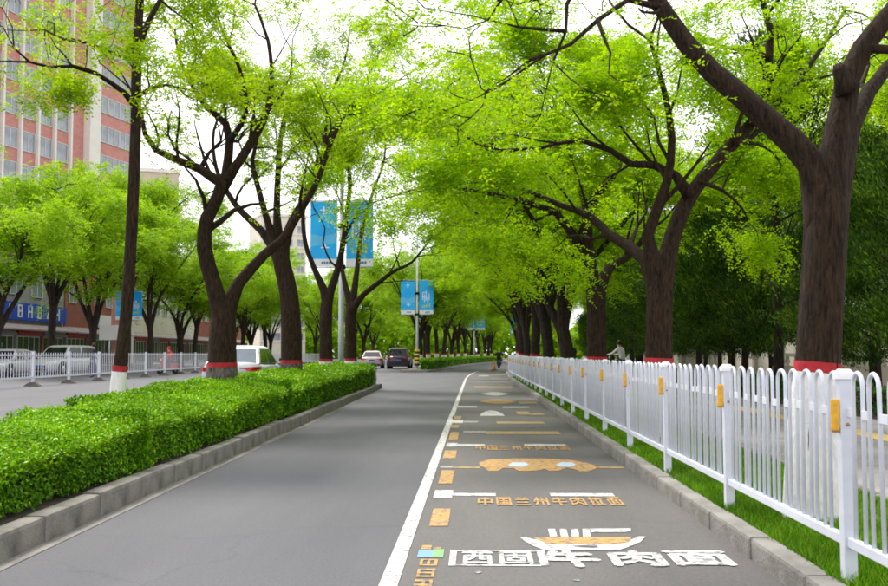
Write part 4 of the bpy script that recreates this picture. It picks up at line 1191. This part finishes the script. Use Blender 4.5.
# big white strokes of the sign, cut up by the trees in front of it
def bars(lst, x, z, sc, name='white_character'):
    b = MB()
    for i, (x0, z0, x1, z1, w) in enumerate(lst):
        d = Vector((x1 - x0, 0, z1 - z0)); n = Vector((-d.z, 0, d.x)).normalized() * w / 2
        q = [Vector((x0, 0, z0)) - n, Vector((x1, 0, z1)) - n, Vector((x1, 0, z1)) + n, Vector((x0, 0, z0)) + n]
        yy = -.145 - .002 * i
        b.add([(x + v.x * sc, yy, z + v.z * sc) for v in q] + [(x + v.x * sc, -.10, z + v.z * sc) for v in q], [(0, 1, 2, 3), (0, 4, 5, 1), (1, 5, 6, 2), (2, 6, 7, 3), (3, 7, 4, 0)])
    o = b.build(name, M['signwhite'], sb)
G = {'z': [(0, 1, .8, 1, .16), (.75, .95, .1, .2, .16), (0, .12, 1, .12, .18)], 'i': [(.4, 0, .4, 1, .24)], 'v': [(.05, 1, .35, .4, .22), (.6, .1, .9, .75, .2)],
     'b': [(.1, 0, .1, 1, .22), (.1, .95, .75, .95, .14), (.1, .5, .75, .5, .14), (.1, .05, .75, .05, .14), (.75, .05, .75, .95, .18)], 'h': [(.1, 0, .1, 1, .2), (.1, .5, .8, .5, .15), (.8, 0, .8, 1, .2)]}
for k, c in enumerate('zivibhbzh'):
    bars(G[c], 2.6 + 2.15 * k, 4.2, 1.05)
b = MB(); b.box(6.2, 8.6, .05, .2, .5, 2.0); b.build('teal_poster', M['teal'], s1)
s2, L2 = shop('red-brown shop building right of the blue signboard', 95.3, 118, 9.5, 'redbrown', wins=6)
b = MB(); b.box(9, 13, -.1, .29, 3.9, 5.2); b.build('signboard', M['signwhite'], s2)
s3, L3 = shop('cream shop building half hidden by the far trees', 118.3, 150, 10, 'cream', nshop=6, wins=8)
s4, L4 = shop('brown shop building furthest along the far pavement', 150.3, 190, 11, 'redbrown', nshop=6, wins=8)
# plain sign on a post
pS = at(109, 354, 60)
ps = empty('sign_board', (pS.x, 60, .0), 0, 'plain pale board on a post behind the barrier', 'sign')
b = MB(); b.box(-.62, .62, -.03, .03, 2.05, 2.95); b.build('board', M['sheet'], ps)
b = MB(); b.tube([(0, .05, 0), (0, .05, 2.9)], .035, 8); b.build('post', M['pole'], ps)

# low wall and pavilion behind the junipers at the right edge
wl_ = empty('garden_wall', (11.5, 30.5, .118), 0, 'pale garden wall with balusters at the right edge', 'wall')
b = MB(); b.box(-2.5, 8, -.15, .15, 0, .72); b.build('base', M['beige'], wl_)
b = MB(); b.box(-2.5, 8, -.2, .2, 1.0, 1.1); b.build('coping', M['cream'], wl_)
bal = MB(); bal.lathe((0, 0, 0), [(.06, .72), (.045, .78), (.085, .85), (.05, .95), (.06, 1.0)], 10); BAL = bal.mesh('baluster', M['cream'])
for k in range(40): inst('baluster', BAL, wl_, (-2.35 + .26 * k, 0, 0))
bw = empty('boundary_wall', (13.2, 31.5, .118), 0, 'long pale wall behind the juniper trunks', 'wall')
b = MB(); b.box(0, .24, 0, 48, 0, 1.7); b.build('wall_body', M['cream'], bw)
b = MB(); b.box(-.06, .30, -.05, 48.05, 1.7, 1.82); b.build('coping', M['bwhite'], bw)
pbm = MB(); pbm.box(-.14, .36, -.2, .2, 0, 1.95); PBM = pbm.mesh('pier', M['beige'])
for k in range(13): inst('pier', PBM, bw, (0, 4 * k, 0))
slab_block('cream low building behind the junipers', 'low_building', (30, 52, .118), 0, 30, 8, 5.5, 'cream', 1, 8, 1.0, 1.6, 1.8)

# ------------------------------------------------------------------ dark junipers at the right
def juniper_kit(seed, h, r, n):
    g = np.random.default_rng(seed); gr_ = random.Random(seed)
    b = MB(); b.tube([(0, 0, 0), (.04, .03, 1.2), (-.03, .02, h * .5), (0, 0, h * .95)], [.13, .11, .07, .015], 9)
    for k in range(26):
        z = 1.2 + (h - 2) * k / 26; a = k * 2.4; rr_ = r * (1 - .75 * k / 26)
        b.tube([(0, 0, z), (math.cos(a) * rr_ * .5, math.sin(a) * rr_ * .5, z + .25), (math.cos(a) * rr_ * .9, math.sin(a) * rr_ * .9, z + .7)], [.03, .02, .008], 4, caps=False)
    nt = 95
    tz = g.uniform(0, 1, nt) ** .8; ta = g.uniform(0, 6.283, nt)
    tr = r * np.minimum(1, (1 - tz) * 1.5 + .06) * np.minimum(1, tz * 4 + .45) * g.uniform(.55, 1.12, nt)
    tc_ = np.stack([np.cos(ta) * tr, np.sin(ta) * tr, 1.35 + tz * (h - 1.35)], 1)
    per = n // nt
    c = np.repeat(tc_, per, 0); N = len(c)
    t = g.uniform(-1, 1, N)
    out_ = np.stack([np.cos(np.repeat(ta, per)), np.sin(np.repeat(ta, per)), np.zeros(N)], 1)
    d = out_ * .55 + np.array([0, 0, .8]) + g.normal(0, .3, (N, 3)); d /= np.linalg.norm(d, axis=1, keepdims=True)
    P = c + g.normal(0, 1, (N, 3)) * np.array([.17, .17, .09]) + d * (t * .36)[:, None]
    side = np.cross(d, g.normal(0, 1, (N, 3))); side /= np.linalg.norm(side, axis=1, keepdims=True)
    sz = g.uniform(.05, .13, (N, 1))
    V = np.stack([P, P + d * sz * .5 + side * sz * .16, P + d * sz, P + d * sz * .5 - side * sz * .16], 1)
    return b.mesh('trunk', M['bark_far']), quad_mesh('crown', V, M['leaf_c'])
KJ = [juniper_kit(200 + i, 6.3 + .6 * i, 1.65 + .15 * i, 52000) for i in range(3)]
g = random.Random(12); jl = 0
jn = []
for i in range(12): jn.append((7.9 + g.uniform(-.6, .6), 17.2 + 3.7 * i + g.uniform(-.5, .5), 0))
for i in range(7): jn.append((RX(8.6, 56 + 4 * i) - bend(56 + 4 * i) + g.uniform(-.5, .5), 62 + 4.0 * i, 0))
for i in range(9): jn.append((10.8 + g.uniform(-.6, .6), 20.5 + 5.6 * i, 1))
fo2 = fo
for i, (x, y, row) in enumerate(jn):
    r = empty('juniper_tree', (RX(x, y), y, .1), g.uniform(0, 6), ('front-row' if row == 0 else 'back-row') + ' dark juniper, ' + fo2[i if row == 0 else i - 19] + ' from the right, beyond the sidewalk', 'tree', 'dark junipers beyond the sidewalk')
    s_ = g.uniform(.78, 1.1); r.scale = (s_, s_, s_ * g.uniform(.88, 1.12))
    inst('trunk', KJ[i % 3][0], r); c = inst('crown', KJ[i % 3][1], r); c['kind'] = 'stuff'
# low shrubs under them and a low hedge at the sidewalk edge
hedge_low = hedge
def low_hedge():
    V = hedge_leaves(lambda y: RX(7.3, y), lambda y: RX(6.75, y), lambda y: .62 + .03 * math.sin(y * 1.3), 15, 60, 420, .09, 400, .12)
    V = np.concatenate(V)
    root = empty('low_hedge', (7.0, 15, .12), 0, 'low dark hedge along the back of the sidewalk', 'hedge')
    f = inst('foliage', quad_mesh('foliage', V - np.array([7.0, 15, .12]), M['leaf_s']), root); f['kind'] = 'stuff'
low_hedge()
# brighter broadleaf trees behind the junipers
for i, (x, y) in enumerate([(14.6, 26), (15.6, 37), (9.8, 62), (13, 75), (17, 50)]):
    place_tree(KR[i % 3], (RX(x, y), y, .1), g.uniform(0, 6), 1.28, ['nearest', 'second', 'third', 'fourth', 'furthest'][i] + ' broadleaf tree rising behind the dark junipers', 'broadleaf trees behind the junipers', painted=False)

# ------------------------------------------------------------------ vehicles
def car(loc, rz, label, paint, kind='sedan', rearglass='carglass', rear_plate=True):
    """front towards local +x"""
    r = empty('parked_car' if False else 'car', loc, rz, label, 'car')
    suv = kind == 'suv'
    L, W = (4.55, 1.84) if suv else (4.65, 1.80)
    H = 1.70 if suv else 1.47
    belt = 1.02 if suv else .93
    hw = W / 2
    # body: stations along the length; ring goes round the section
    st = [(-L/2, .74, .34, belt * .80 if not suv else belt * .86), (-L/2 + .10, .90, .22, belt * .98), (-L/2 + .5, .985, .19, belt + .02), (-L/2 + 1.2, 1.0, .18, belt), (-.2, 1.0, .18, belt - .01), (L/2 - 1.35, 1.0, .18, belt - .01), (L/2 - .55, .97, .19, belt - .10), (L/2 - .12, .87, .22, belt - .22), (L/2, .70, .34, belt - .36)]
    b = MB(); n = 12; V = []
    for (x, wf, zl, zt) in st:
        w = hw * wf
        prof = [(-w * .82, zl), (-w * .97, zl + .12), (-w, zl + (zt - zl) * .5), (-w * .97, zl + (zt - zl) * .82), (-w * .86, zt - .015), (-w * .45, zt + .012), (w * .45, zt + .012), (w * .86, zt - .015), (w * .97, zl + (zt - zl) * .82), (w, zl + (zt - zl) * .5), (w * .97, zl + .12), (w * .82, zl)]
        V += [(x, y, z) for y, z in prof]
    F = []
    for i in range(len(st) - 1):
        for k in range(n):
            a, c = i * n + k, i * n + (k + 1) % n
            F.append((a, a + n, c + n, c))
    F.append(tuple(range(n))); F.append(tuple((len(st) - 1) * n + k for k in range(n - 1, -1, -1)))
    b.add(V, F, 0, True)
    body = b.build('body', M[paint], r)
    # cabin
    if suv: bx0, bx1, rx0, rx1 = -L/2 + .12, L/2 - 1.15, -L/2 + .50, .45
    else: bx0, bx1, rx0, rx1 = -L/2 + .42, L/2 - 1.25, -L/2 + 1.25, .42
    yb, yr = hw * .90, hw * .66
    zb, zr = belt - .02, H - .05
    b = MB()
    ring = lambda x0, x1, y, z: [(x0, -y, z), (x1, -y, z), (x1, y, z), (x0, y, z)]
    xm0, xm1 = rx0 - .06, rx1 + .08
    Vv = ring(bx0, bx1, yb, zb) + ring(xm0, xm1, yr + .04, zr - .05) + ring(rx0 + .1, rx1 - .1, yr - .10, zr + .03) + ring(rx0 + .5, rx1 - .5, yr - .3, zr + .05)
    Ff = []
    for i in range(3):
        for k in range(4): Ff.append((i * 4 + k, i * 4 + (k + 1) % 4, i * 4 + 4 + (k + 1) % 4, i * 4 + 4 + k))
    Ff.append((12, 13, 14, 15))
    b.add(Vv, Ff); cab = b.mesh('cabin', M[paint]); inst('cabin', bevel_mesh(cab, .02, 2), r)
    def pane(q, nm, m, e=.012, ins=.10):
        q = [Vector(p) for p in q]; c = sum(q, Vector()) / 4
        nrm = (q[1] - q[0]).cross(q[3] - q[0]).normalized()
        if nrm.dot(c - Vector(((bx0 + bx1) / 2, 0, (zb + zr) / 2))) < 0: nrm = -nrm
        q = [p + (c - p) * ins + nrm * e for p in q]
        bb = MB(); bb.add(q + [p - nrm * .02 for p in q], [(0, 1, 2, 3), (0, 4, 5, 1), (1, 5, 6, 2), (2, 6, 7, 3), (3, 7, 4, 0)]); return bb.build(nm, M[m], r)
    A = ring(bx0, bx1, yb, zb); B_ = ring(xm0, xm1, yr + .04, zr - .05)
    up = .05
    pane([A[3], A[0], B_[0], B_[3]], 'rear_window', rearglass)
    pane([A[1], A[2], B_[2], B_[1]], 'windscreen', 'carglass')
    for s_, (i, j) in ((0, (0, 1)), (1, (3, 2))):
        q0, q1, t0, t1 = Vector(A[i]), Vector(A[j]), Vector(B_[i]), Vector(B_[j])
        for f0, f1 in ((.06, .50), (.52, .94)):
            pane([q0.lerp(q1, f0), q0.lerp(q1, f1), t0.lerp(t1, f1), t0.lerp(t1, f0)], 'side_window', 'carglass', .010, .06)
    # wheels
    for x in (-L/2 + .85, L/2 - .88):
        for s_ in (-1, 1):
            R_ = .36 if suv else .325
            wh = empty_part = MB(); wh.lathe((0, 0, 0), [(R_ * .62, -.11), (R_ * .95, -.11), (R_, -.07), (R_, .07), (R_ * .95, .11), (R_ * .62, .11)], 22, axis='Y')
            w_ = wh.build('wheel', M['tyre'], r, (x, s_ * (hw - .10), R_))
            rmb = MB(); rmb.lathe((0, 0, 0), [(.04, -.118), (R_ * .6, -.108), (R_ * .64, -.08), (R_ * .64, .08), (R_ * .6, .108), (.04, .118)], 18, axis='Y'); rmb.build('rim', M['rim'], w_)
            ab = MB(); ab.lathe((x, s_ * (hw - .045), R_), [(R_ + .07, -.06), (R_ + .07, .055)], 20, axis='Y'); ab.build('wheel_arch', M['black'], r)
    # lights, plates, bumpers, mirrors
    for s_ in (-1, 1):
        b = MB(); zt = belt - .20 if not suv else belt - .16
        xr = -L/2
        b.add([(xr + .055, s_ * hw * .36, zt + .01), (xr + .03, s_ * hw * .36, zt + .05), (xr + .03, s_ * hw * .82, zt + .09), (xr + .30, s_ * hw * .985, zt + .09), (xr + .36, s_ * hw * .995, zt + .04), (xr + .06, s_ * hw * .84, zt - .05), (xr + .02, s_ * hw * .66, zt - .03)], [(0, 1, 2, 6), (2, 5, 6), (2, 3, 4, 5)])
        me = b.mesh('tail_light', M['tail']); me.transform(Matrix.Translation((-.035, s_ * .012, 0))); inst('tail_light', me, r)
        b = MB(); xq = L/2; zf = belt - .40
        b.add([(xq - .02, s_ * hw * .42, zf), (xq - .05, s_ * hw * .42, zf + .12), (xq - .16, s_ * hw * .80, zf + .18), (xq - .42, s_ * hw * .95, zf + .20), (xq - .30, s_ * hw * .93, zf + .04), (xq - .06, s_ * hw * .72, zf - .02)], [(0, 1, 2, 5), (2, 3, 4, 5)])
        me = b.mesh('headlight', M['head']); me.transform(Matrix.Translation((.04, s_ * .02, 0))); inst('headlight', me, r)
        b = MB(); b.box(L/2 - 1.62, L/2 - 1.45, s_ * (hw + .02) - .0, s_ * (hw + .18), belt + .02, belt + .14); inst('mirror', bevel_mesh(b.mesh('mirror', M['black' if paint != 'card' else paint]), .03, 2), r)
    b = MB(); b.box(-L/2 - .03, -L/2 + .02, -.24, .24, .60, .74); b.build('number_plate', M['plate'], r)
    b = MB(); b.box(L/2 - .02, L/2 + .03, -.24, .24, .42, .55); b.build('number_plate', M['plate'], r)
    b = MB(); b.box(L/2 - .05, L/2 + .012, -.48, .48, .30, .40); b.box(L/2 - .06, L/2 + .008, -.4, .4, .44, .58); b.build('grille', M['black'], r)
    b = MB(); b.box(-L/2 - .012, -L/2 + .15, -hw * .72, hw * .72, .24, .38); b.build('rear_bumper', M['black'], r)
    return r
hd = math.radians(90) + math.atan(.05)
car((at(246, 354, 31.5).x, 31.5, 0), hd - .04, 'white saloon seen from behind through the hedge trees', 'carw', 'sedan', 'rearglass')
car((at(400, 354, 82).x, 82, 0), hd - .05, 'dark plum SUV driving away near the striped post', 'card', 'suv')
car((at(373, 354, 84).x, 84, 0), hd, 'pinkish silver car half hidden at the end of the hedge', 'carp', 'sedan')
car((at(9, 354, 53).x, 53, 0), hd + math.pi - .1, 'white saloon at the left edge behind the barrier', 'carw', 'sedan')
car((at(64, 354, 56).x, 56, 0), hd + math.pi - .25, 'white SUV facing the camera behind the barrier', 'carw', 'suv')

# ------------------------------------------------------------------ people and scooters
def person_mesh(J, E, top, bottom, hairc=True):
    """J: joint -> (pos, radius); E: edges; grown with a skin modifier into one surface"""
    names = list(J); me = bpy.data.meshes.new('body')
    me.from_pydata([J[n][0] for n in names], [(names.index(a), names.index(b)) for a, b in E], [])
    o = bpy.data.objects.new('body', me); C.objects.link(o)
    md = o.modifiers.new('skin', 'SKIN'); md.use_smooth_shade = True
    sub = o.modifiers.new('sub', 'SUBSURF'); sub.levels = 1; sub.render_levels = 1
    sv = me.skin_vertices[0].data
    for i, n in enumerate(names):
        rr_ = J[n][1]; sv[i].radius = rr_ if isinstance(rr_, tuple) else (rr_, rr_); sv[i].use_root = (n == 'pelvis')
    bpy.context.view_layer.update()
    out = bpy.data.meshes.new_from_object(o.evaluated_get(bpy.context.evaluated_depsgraph_get()))
    bpy.data.objects.remove(o)
    out.materials.clear()
    for m in (top, bottom, 'skin', 'black'): out.materials.append(M[m])
    segs = [(Vector(J[a][0]), Vector(J[b][0]), a, b) for a, b in E]
    def cls(a, b):
        if 'head' in (a, b) or 'crown' in (a, b) or 'nose' in (a, b) or a.startswith('hand') or b.startswith('hand') or 'fing' in b or 'thumb' in b: return 2
        if b.startswith(('toe',)) : return 3
        if b.startswith(('knee', 'ankle', 'hip')): return 1
        return 0
    for p in out.polygons:
        c = p.center; best = 1e9; k = 0
        for q0, q1, a, b in segs:
            d = q1 - q0; t = max(0, min(1, (c - q0).dot(d) / max(1e-9, d.length_squared))); dd = (q0 + d * t - c).length
            if dd < best: best, k = dd, cls(a, b)
        p.material_index = k; p.use_smooth = True
    return out
def person(loc, rz, label, pose, top, bottom, hair='hair', helmet=None):
    r = empty('person', loc, rz, label, 'person')
    if pose == 'stand':
        J = {'pelvis': ((0, 0, .95), (.15, .11)), 'waist': ((0, 0, 1.1), (.14, .10)), 'chest': ((0, .01, 1.32), (.165, .115)), 'neck': ((0, 0, 1.48), .055), 'head': ((0, .02, 1.58), .085), 'crown': ((0, .01, 1.68), .075), 'nose': ((0, .115, 1.585), .018)}
        for s_, k in ((-1, 'l'), (1, 'r')):
            J.update({'shoulder' + k: ((s_ * .18, 0, 1.41), .062), 'elbow' + k: ((s_ * .23, -.02, 1.13), .046), 'wrist' + k: ((s_ * .22, .08, .90), .032), 'hand' + k: ((s_ * .21, .10, .84), (.035, .022)),
                      'hip' + k: ((s_ * .09, 0, .88), .09), 'knee' + k: ((s_ * .10, .02, .48), .062), 'ankle' + k: ((s_ * .10, -.02, .09), .042), 'toe' + k: ((s_ * .11, .15, .045), .038)})
            for q in range(4): J['fing%d' % q + k] = ((s_ * .21, .085 + .016 * q, .755 + .008 * abs(q - 1.4)), .009)
            J['thumb' + k] = ((s_ * .195, .145, .80), .010)
    else:  # riding
        J = {'pelvis': ((0, -.18, .82), (.15, .12)), 'waist': ((0, -.16, .98), (.14, .11)), 'chest': ((0, -.08, 1.2), (.165, .12)), 'neck': ((0, -.03, 1.36), .055), 'head': ((0, .01, 1.46), .085), 'crown': ((0, 0, 1.56), .075), 'nose': ((0, .105, 1.465), .018)}
        for s_, k in ((-1, 'l'), (1, 'r')):
            J.update({'shoulder' + k: ((s_ * .18, -.06, 1.29), .062), 'elbow' + k: ((s_ * .30, .14, 1.10), .046), 'wrist' + k: ((s_ * .27, .36, 1.05), .032), 'hand' + k: ((s_ * .27, .42, 1.05), (.035, .022)),
                      'hip' + k: ((s_ * .10, -.12, .78), .095), 'knee' + k: ((s_ * .16, .28, .74), .065), 'ankle' + k: ((s_ * .13, .24, .33), .044), 'toe' + k: ((s_ * .13, .42, .30), .038)})
            for q in range(4): J['fing%d' % q + k] = ((s_ * (.24 + .018 * q), .485, 1.035 - .004 * q), .009)
            J['thumb' + k] = ((s_ * .225, .45, 1.03), .010)
    E = [('pelvis', 'waist'), ('waist', 'chest'), ('chest', 'neck'), ('neck', 'head'), ('head', 'crown'), ('head', 'nose')]
    for k in 'lr':
        E += [('chest', 'shoulder' + k), ('shoulder' + k, 'elbow' + k), ('elbow' + k, 'wrist' + k), ('wrist' + k, 'hand' + k), ('pelvis', 'hip' + k), ('hip' + k, 'knee' + k), ('knee' + k, 'ankle' + k), ('ankle' + k, 'toe' + k), ('hand' + k, 'thumb' + k)]
        E += [('hand' + k, 'fing%d' % q + k) for q in range(4)]
    inst('body', person_mesh(J, E, top, bottom), r)
    hx = Vector(J['crown'][0])
    b = MB(); b.lathe((hx.x, hx.y - .012, hx.z - .06), [(.085, -.05), (.104, .0), (.104, .05), (.085, .10), (.045, .135), (.005, .145)], 14)
    b.build('helmet' if helmet else 'hair', M[helmet or hair], r)
    return r
def scooter(loc, rz, label, paint):
    r = empty('electric_scooter', loc, rz, label, 'scooter')
    for y in (-.52, .62):
        b = MB(); b.lathe((0, 0, 0), [(.13, -.045), (.2, -.045), (.225, -.02), (.225, .02), (.2, .045), (.13, .045)], 18, axis='X'); w = b.build('wheel', M['tyre'], r, (0, y, .225))
        b = MB(); b.lathe((0, 0, 0), [(.02, -.05), (.13, -.03), (.13, .03), (.02, .05)], 14, axis='X'); b.build('rim', M['rim'], w)
    b = MB(); b.add([(-.14, -.62, .42), (.14, -.62, .42), (.16, -.1, .28), (-.16, -.1, .28), (-.13, -.66, .66), (.13, -.66, .66), (.13, .02, .66), (-.13, .02, .66)], [(0, 3, 2, 1), (4, 5, 6, 7), (0, 1, 5, 4), (1, 2, 6, 5), (2, 3, 7, 6), (3, 0, 4, 7)]); inst('rear_body', bevel_mesh(b.mesh('rear_body', M[paint]), .03, 2), r)
    b = MB(); b.box(-.15, .15, -.12, .40, .22, .30); inst('footboard', bevel_mesh(b.mesh('footboard', M['black']), .015, 1), r)
    b = MB(); b.add([(-.19, .40, .28), (.19, .40, .28), (.15, .46, .92), (-.15, .46, .92), (-.10, .52, .30), (.10, .52, .30), (.09, .55, .90), (-.09, .55, .90)], [(0, 1, 2, 3), (4, 7, 6, 5), (0, 4, 5, 1), (1, 5, 6, 2), (2, 6, 7, 3), (3, 7, 4, 0)]); inst('leg_shield', bevel_mesh(b.mesh('leg_shield', M[paint]), .02, 2), r)
    b = MB(); b.tube([(0, .63, .23), (0, .50, .7), (0, .45, 1.02)], .025, 8); b.build('fork', M['pole'], r)
    b = MB(); b.tube([(-.33, .40, 1.04), (-.1, .46, 1.02), (.1, .46, 1.02), (.33, .40, 1.04)], .017, 7); b.build('handlebar', M['black'], r)
    b = MB(); b.box(-.13, .13, -.60, -.0, .662, .74); inst('seat', bevel_mesh(b.mesh('seat', M['black']), .03, 2), r)
    b = MB(); b.lathe((0, .57, .86), [(.06, -.03), (.075, .0), (.05, .03)], 12, axis='Y'); b.build('headlamp', M['head'], r)
    b = MB(); b.box(-.09, .09, -.69, -.665, .52, .60); b.build('tail_lamp', M['tail'], r)
    for s_ in (-1, 1):
        b = MB(); b.tube([(s_ * .25, .42, 1.04), (s_ * .30, .40, 1.22)], .008, 5); b.box(s_ * .30 - .05, s_ * .30 + .05, .385, .40, 1.2, 1.28); b.build('mirror', M['black'], r)
    return r
def rider(px, Y, rz, what, top, bottom, paint, z=0.0, helmet=None, scooter_label=None):
    x = at(px, 354, Y).x
    scooter((x, Y, z), rz, scooter_label, paint)
    person((x, Y, z), rz, what, 'ride', top, bottom, helmet=helmet)
rider(499, 84, -.1, 'rider in dark clothes with lime helmet far down the lane', 'blackcloth', 'blackcloth', 'black', helmet='greencloth', scooter_label='black scooter far down the painted lane')
rider(619, 41, .9, 'rider in white top passing behind the railing', 'whitecloth', 'blackcloth', 'black', z=.124, helmet=None, scooter_label='black scooter behind the railing under the white-topped rider')
rider(571, 47, .3, 'rider in black with teal helmet between the right trunks', 'blackcloth', 'blackcloth', 'black', z=.124, helmet='tealcloth', scooter_label='black scooter behind the railing further along')
rider(168.5, 58, 2.6, 'rider in a red jacket beyond the median barrier', 'redcloth', 'navy', 'redmetal', helmet='redcloth', scooter_label='red scooter beyond the median barrier')
person((at(93.5, 354, 50).x, 50, 0), 2.2, 'standing person in dark jacket and jeans behind the barrier', 'stand', 'navy', 'denim')
# traffic cone on the lane
cn = empty('traffic_cone', (at(494, 354, 74).x, 74, .004), 0, 'small orange cone standing in the lane far ahead', 'cone')
b = MB(); b.lathe((0, 0, .03), [(.17, 0), (.13, .15), (.08, .45), (.035, .75), (.02, .78)], 16); b.build('cone_body', M['orange'], cn)
b = MB(); b.box(-.22, .22, -.22, .22, 0, .032); b.build('base', M['black'], cn)
b = MB(); b.lathe((0, 0, .03), [(.118, .22), (.086, .42)], 16, cap=False); b.build('reflective_band', M['yellow'], cn)

print('triangles', sum(len(p.vertices)-2 for m in bpy.data.meshes for p in m.polygons) if False else '')
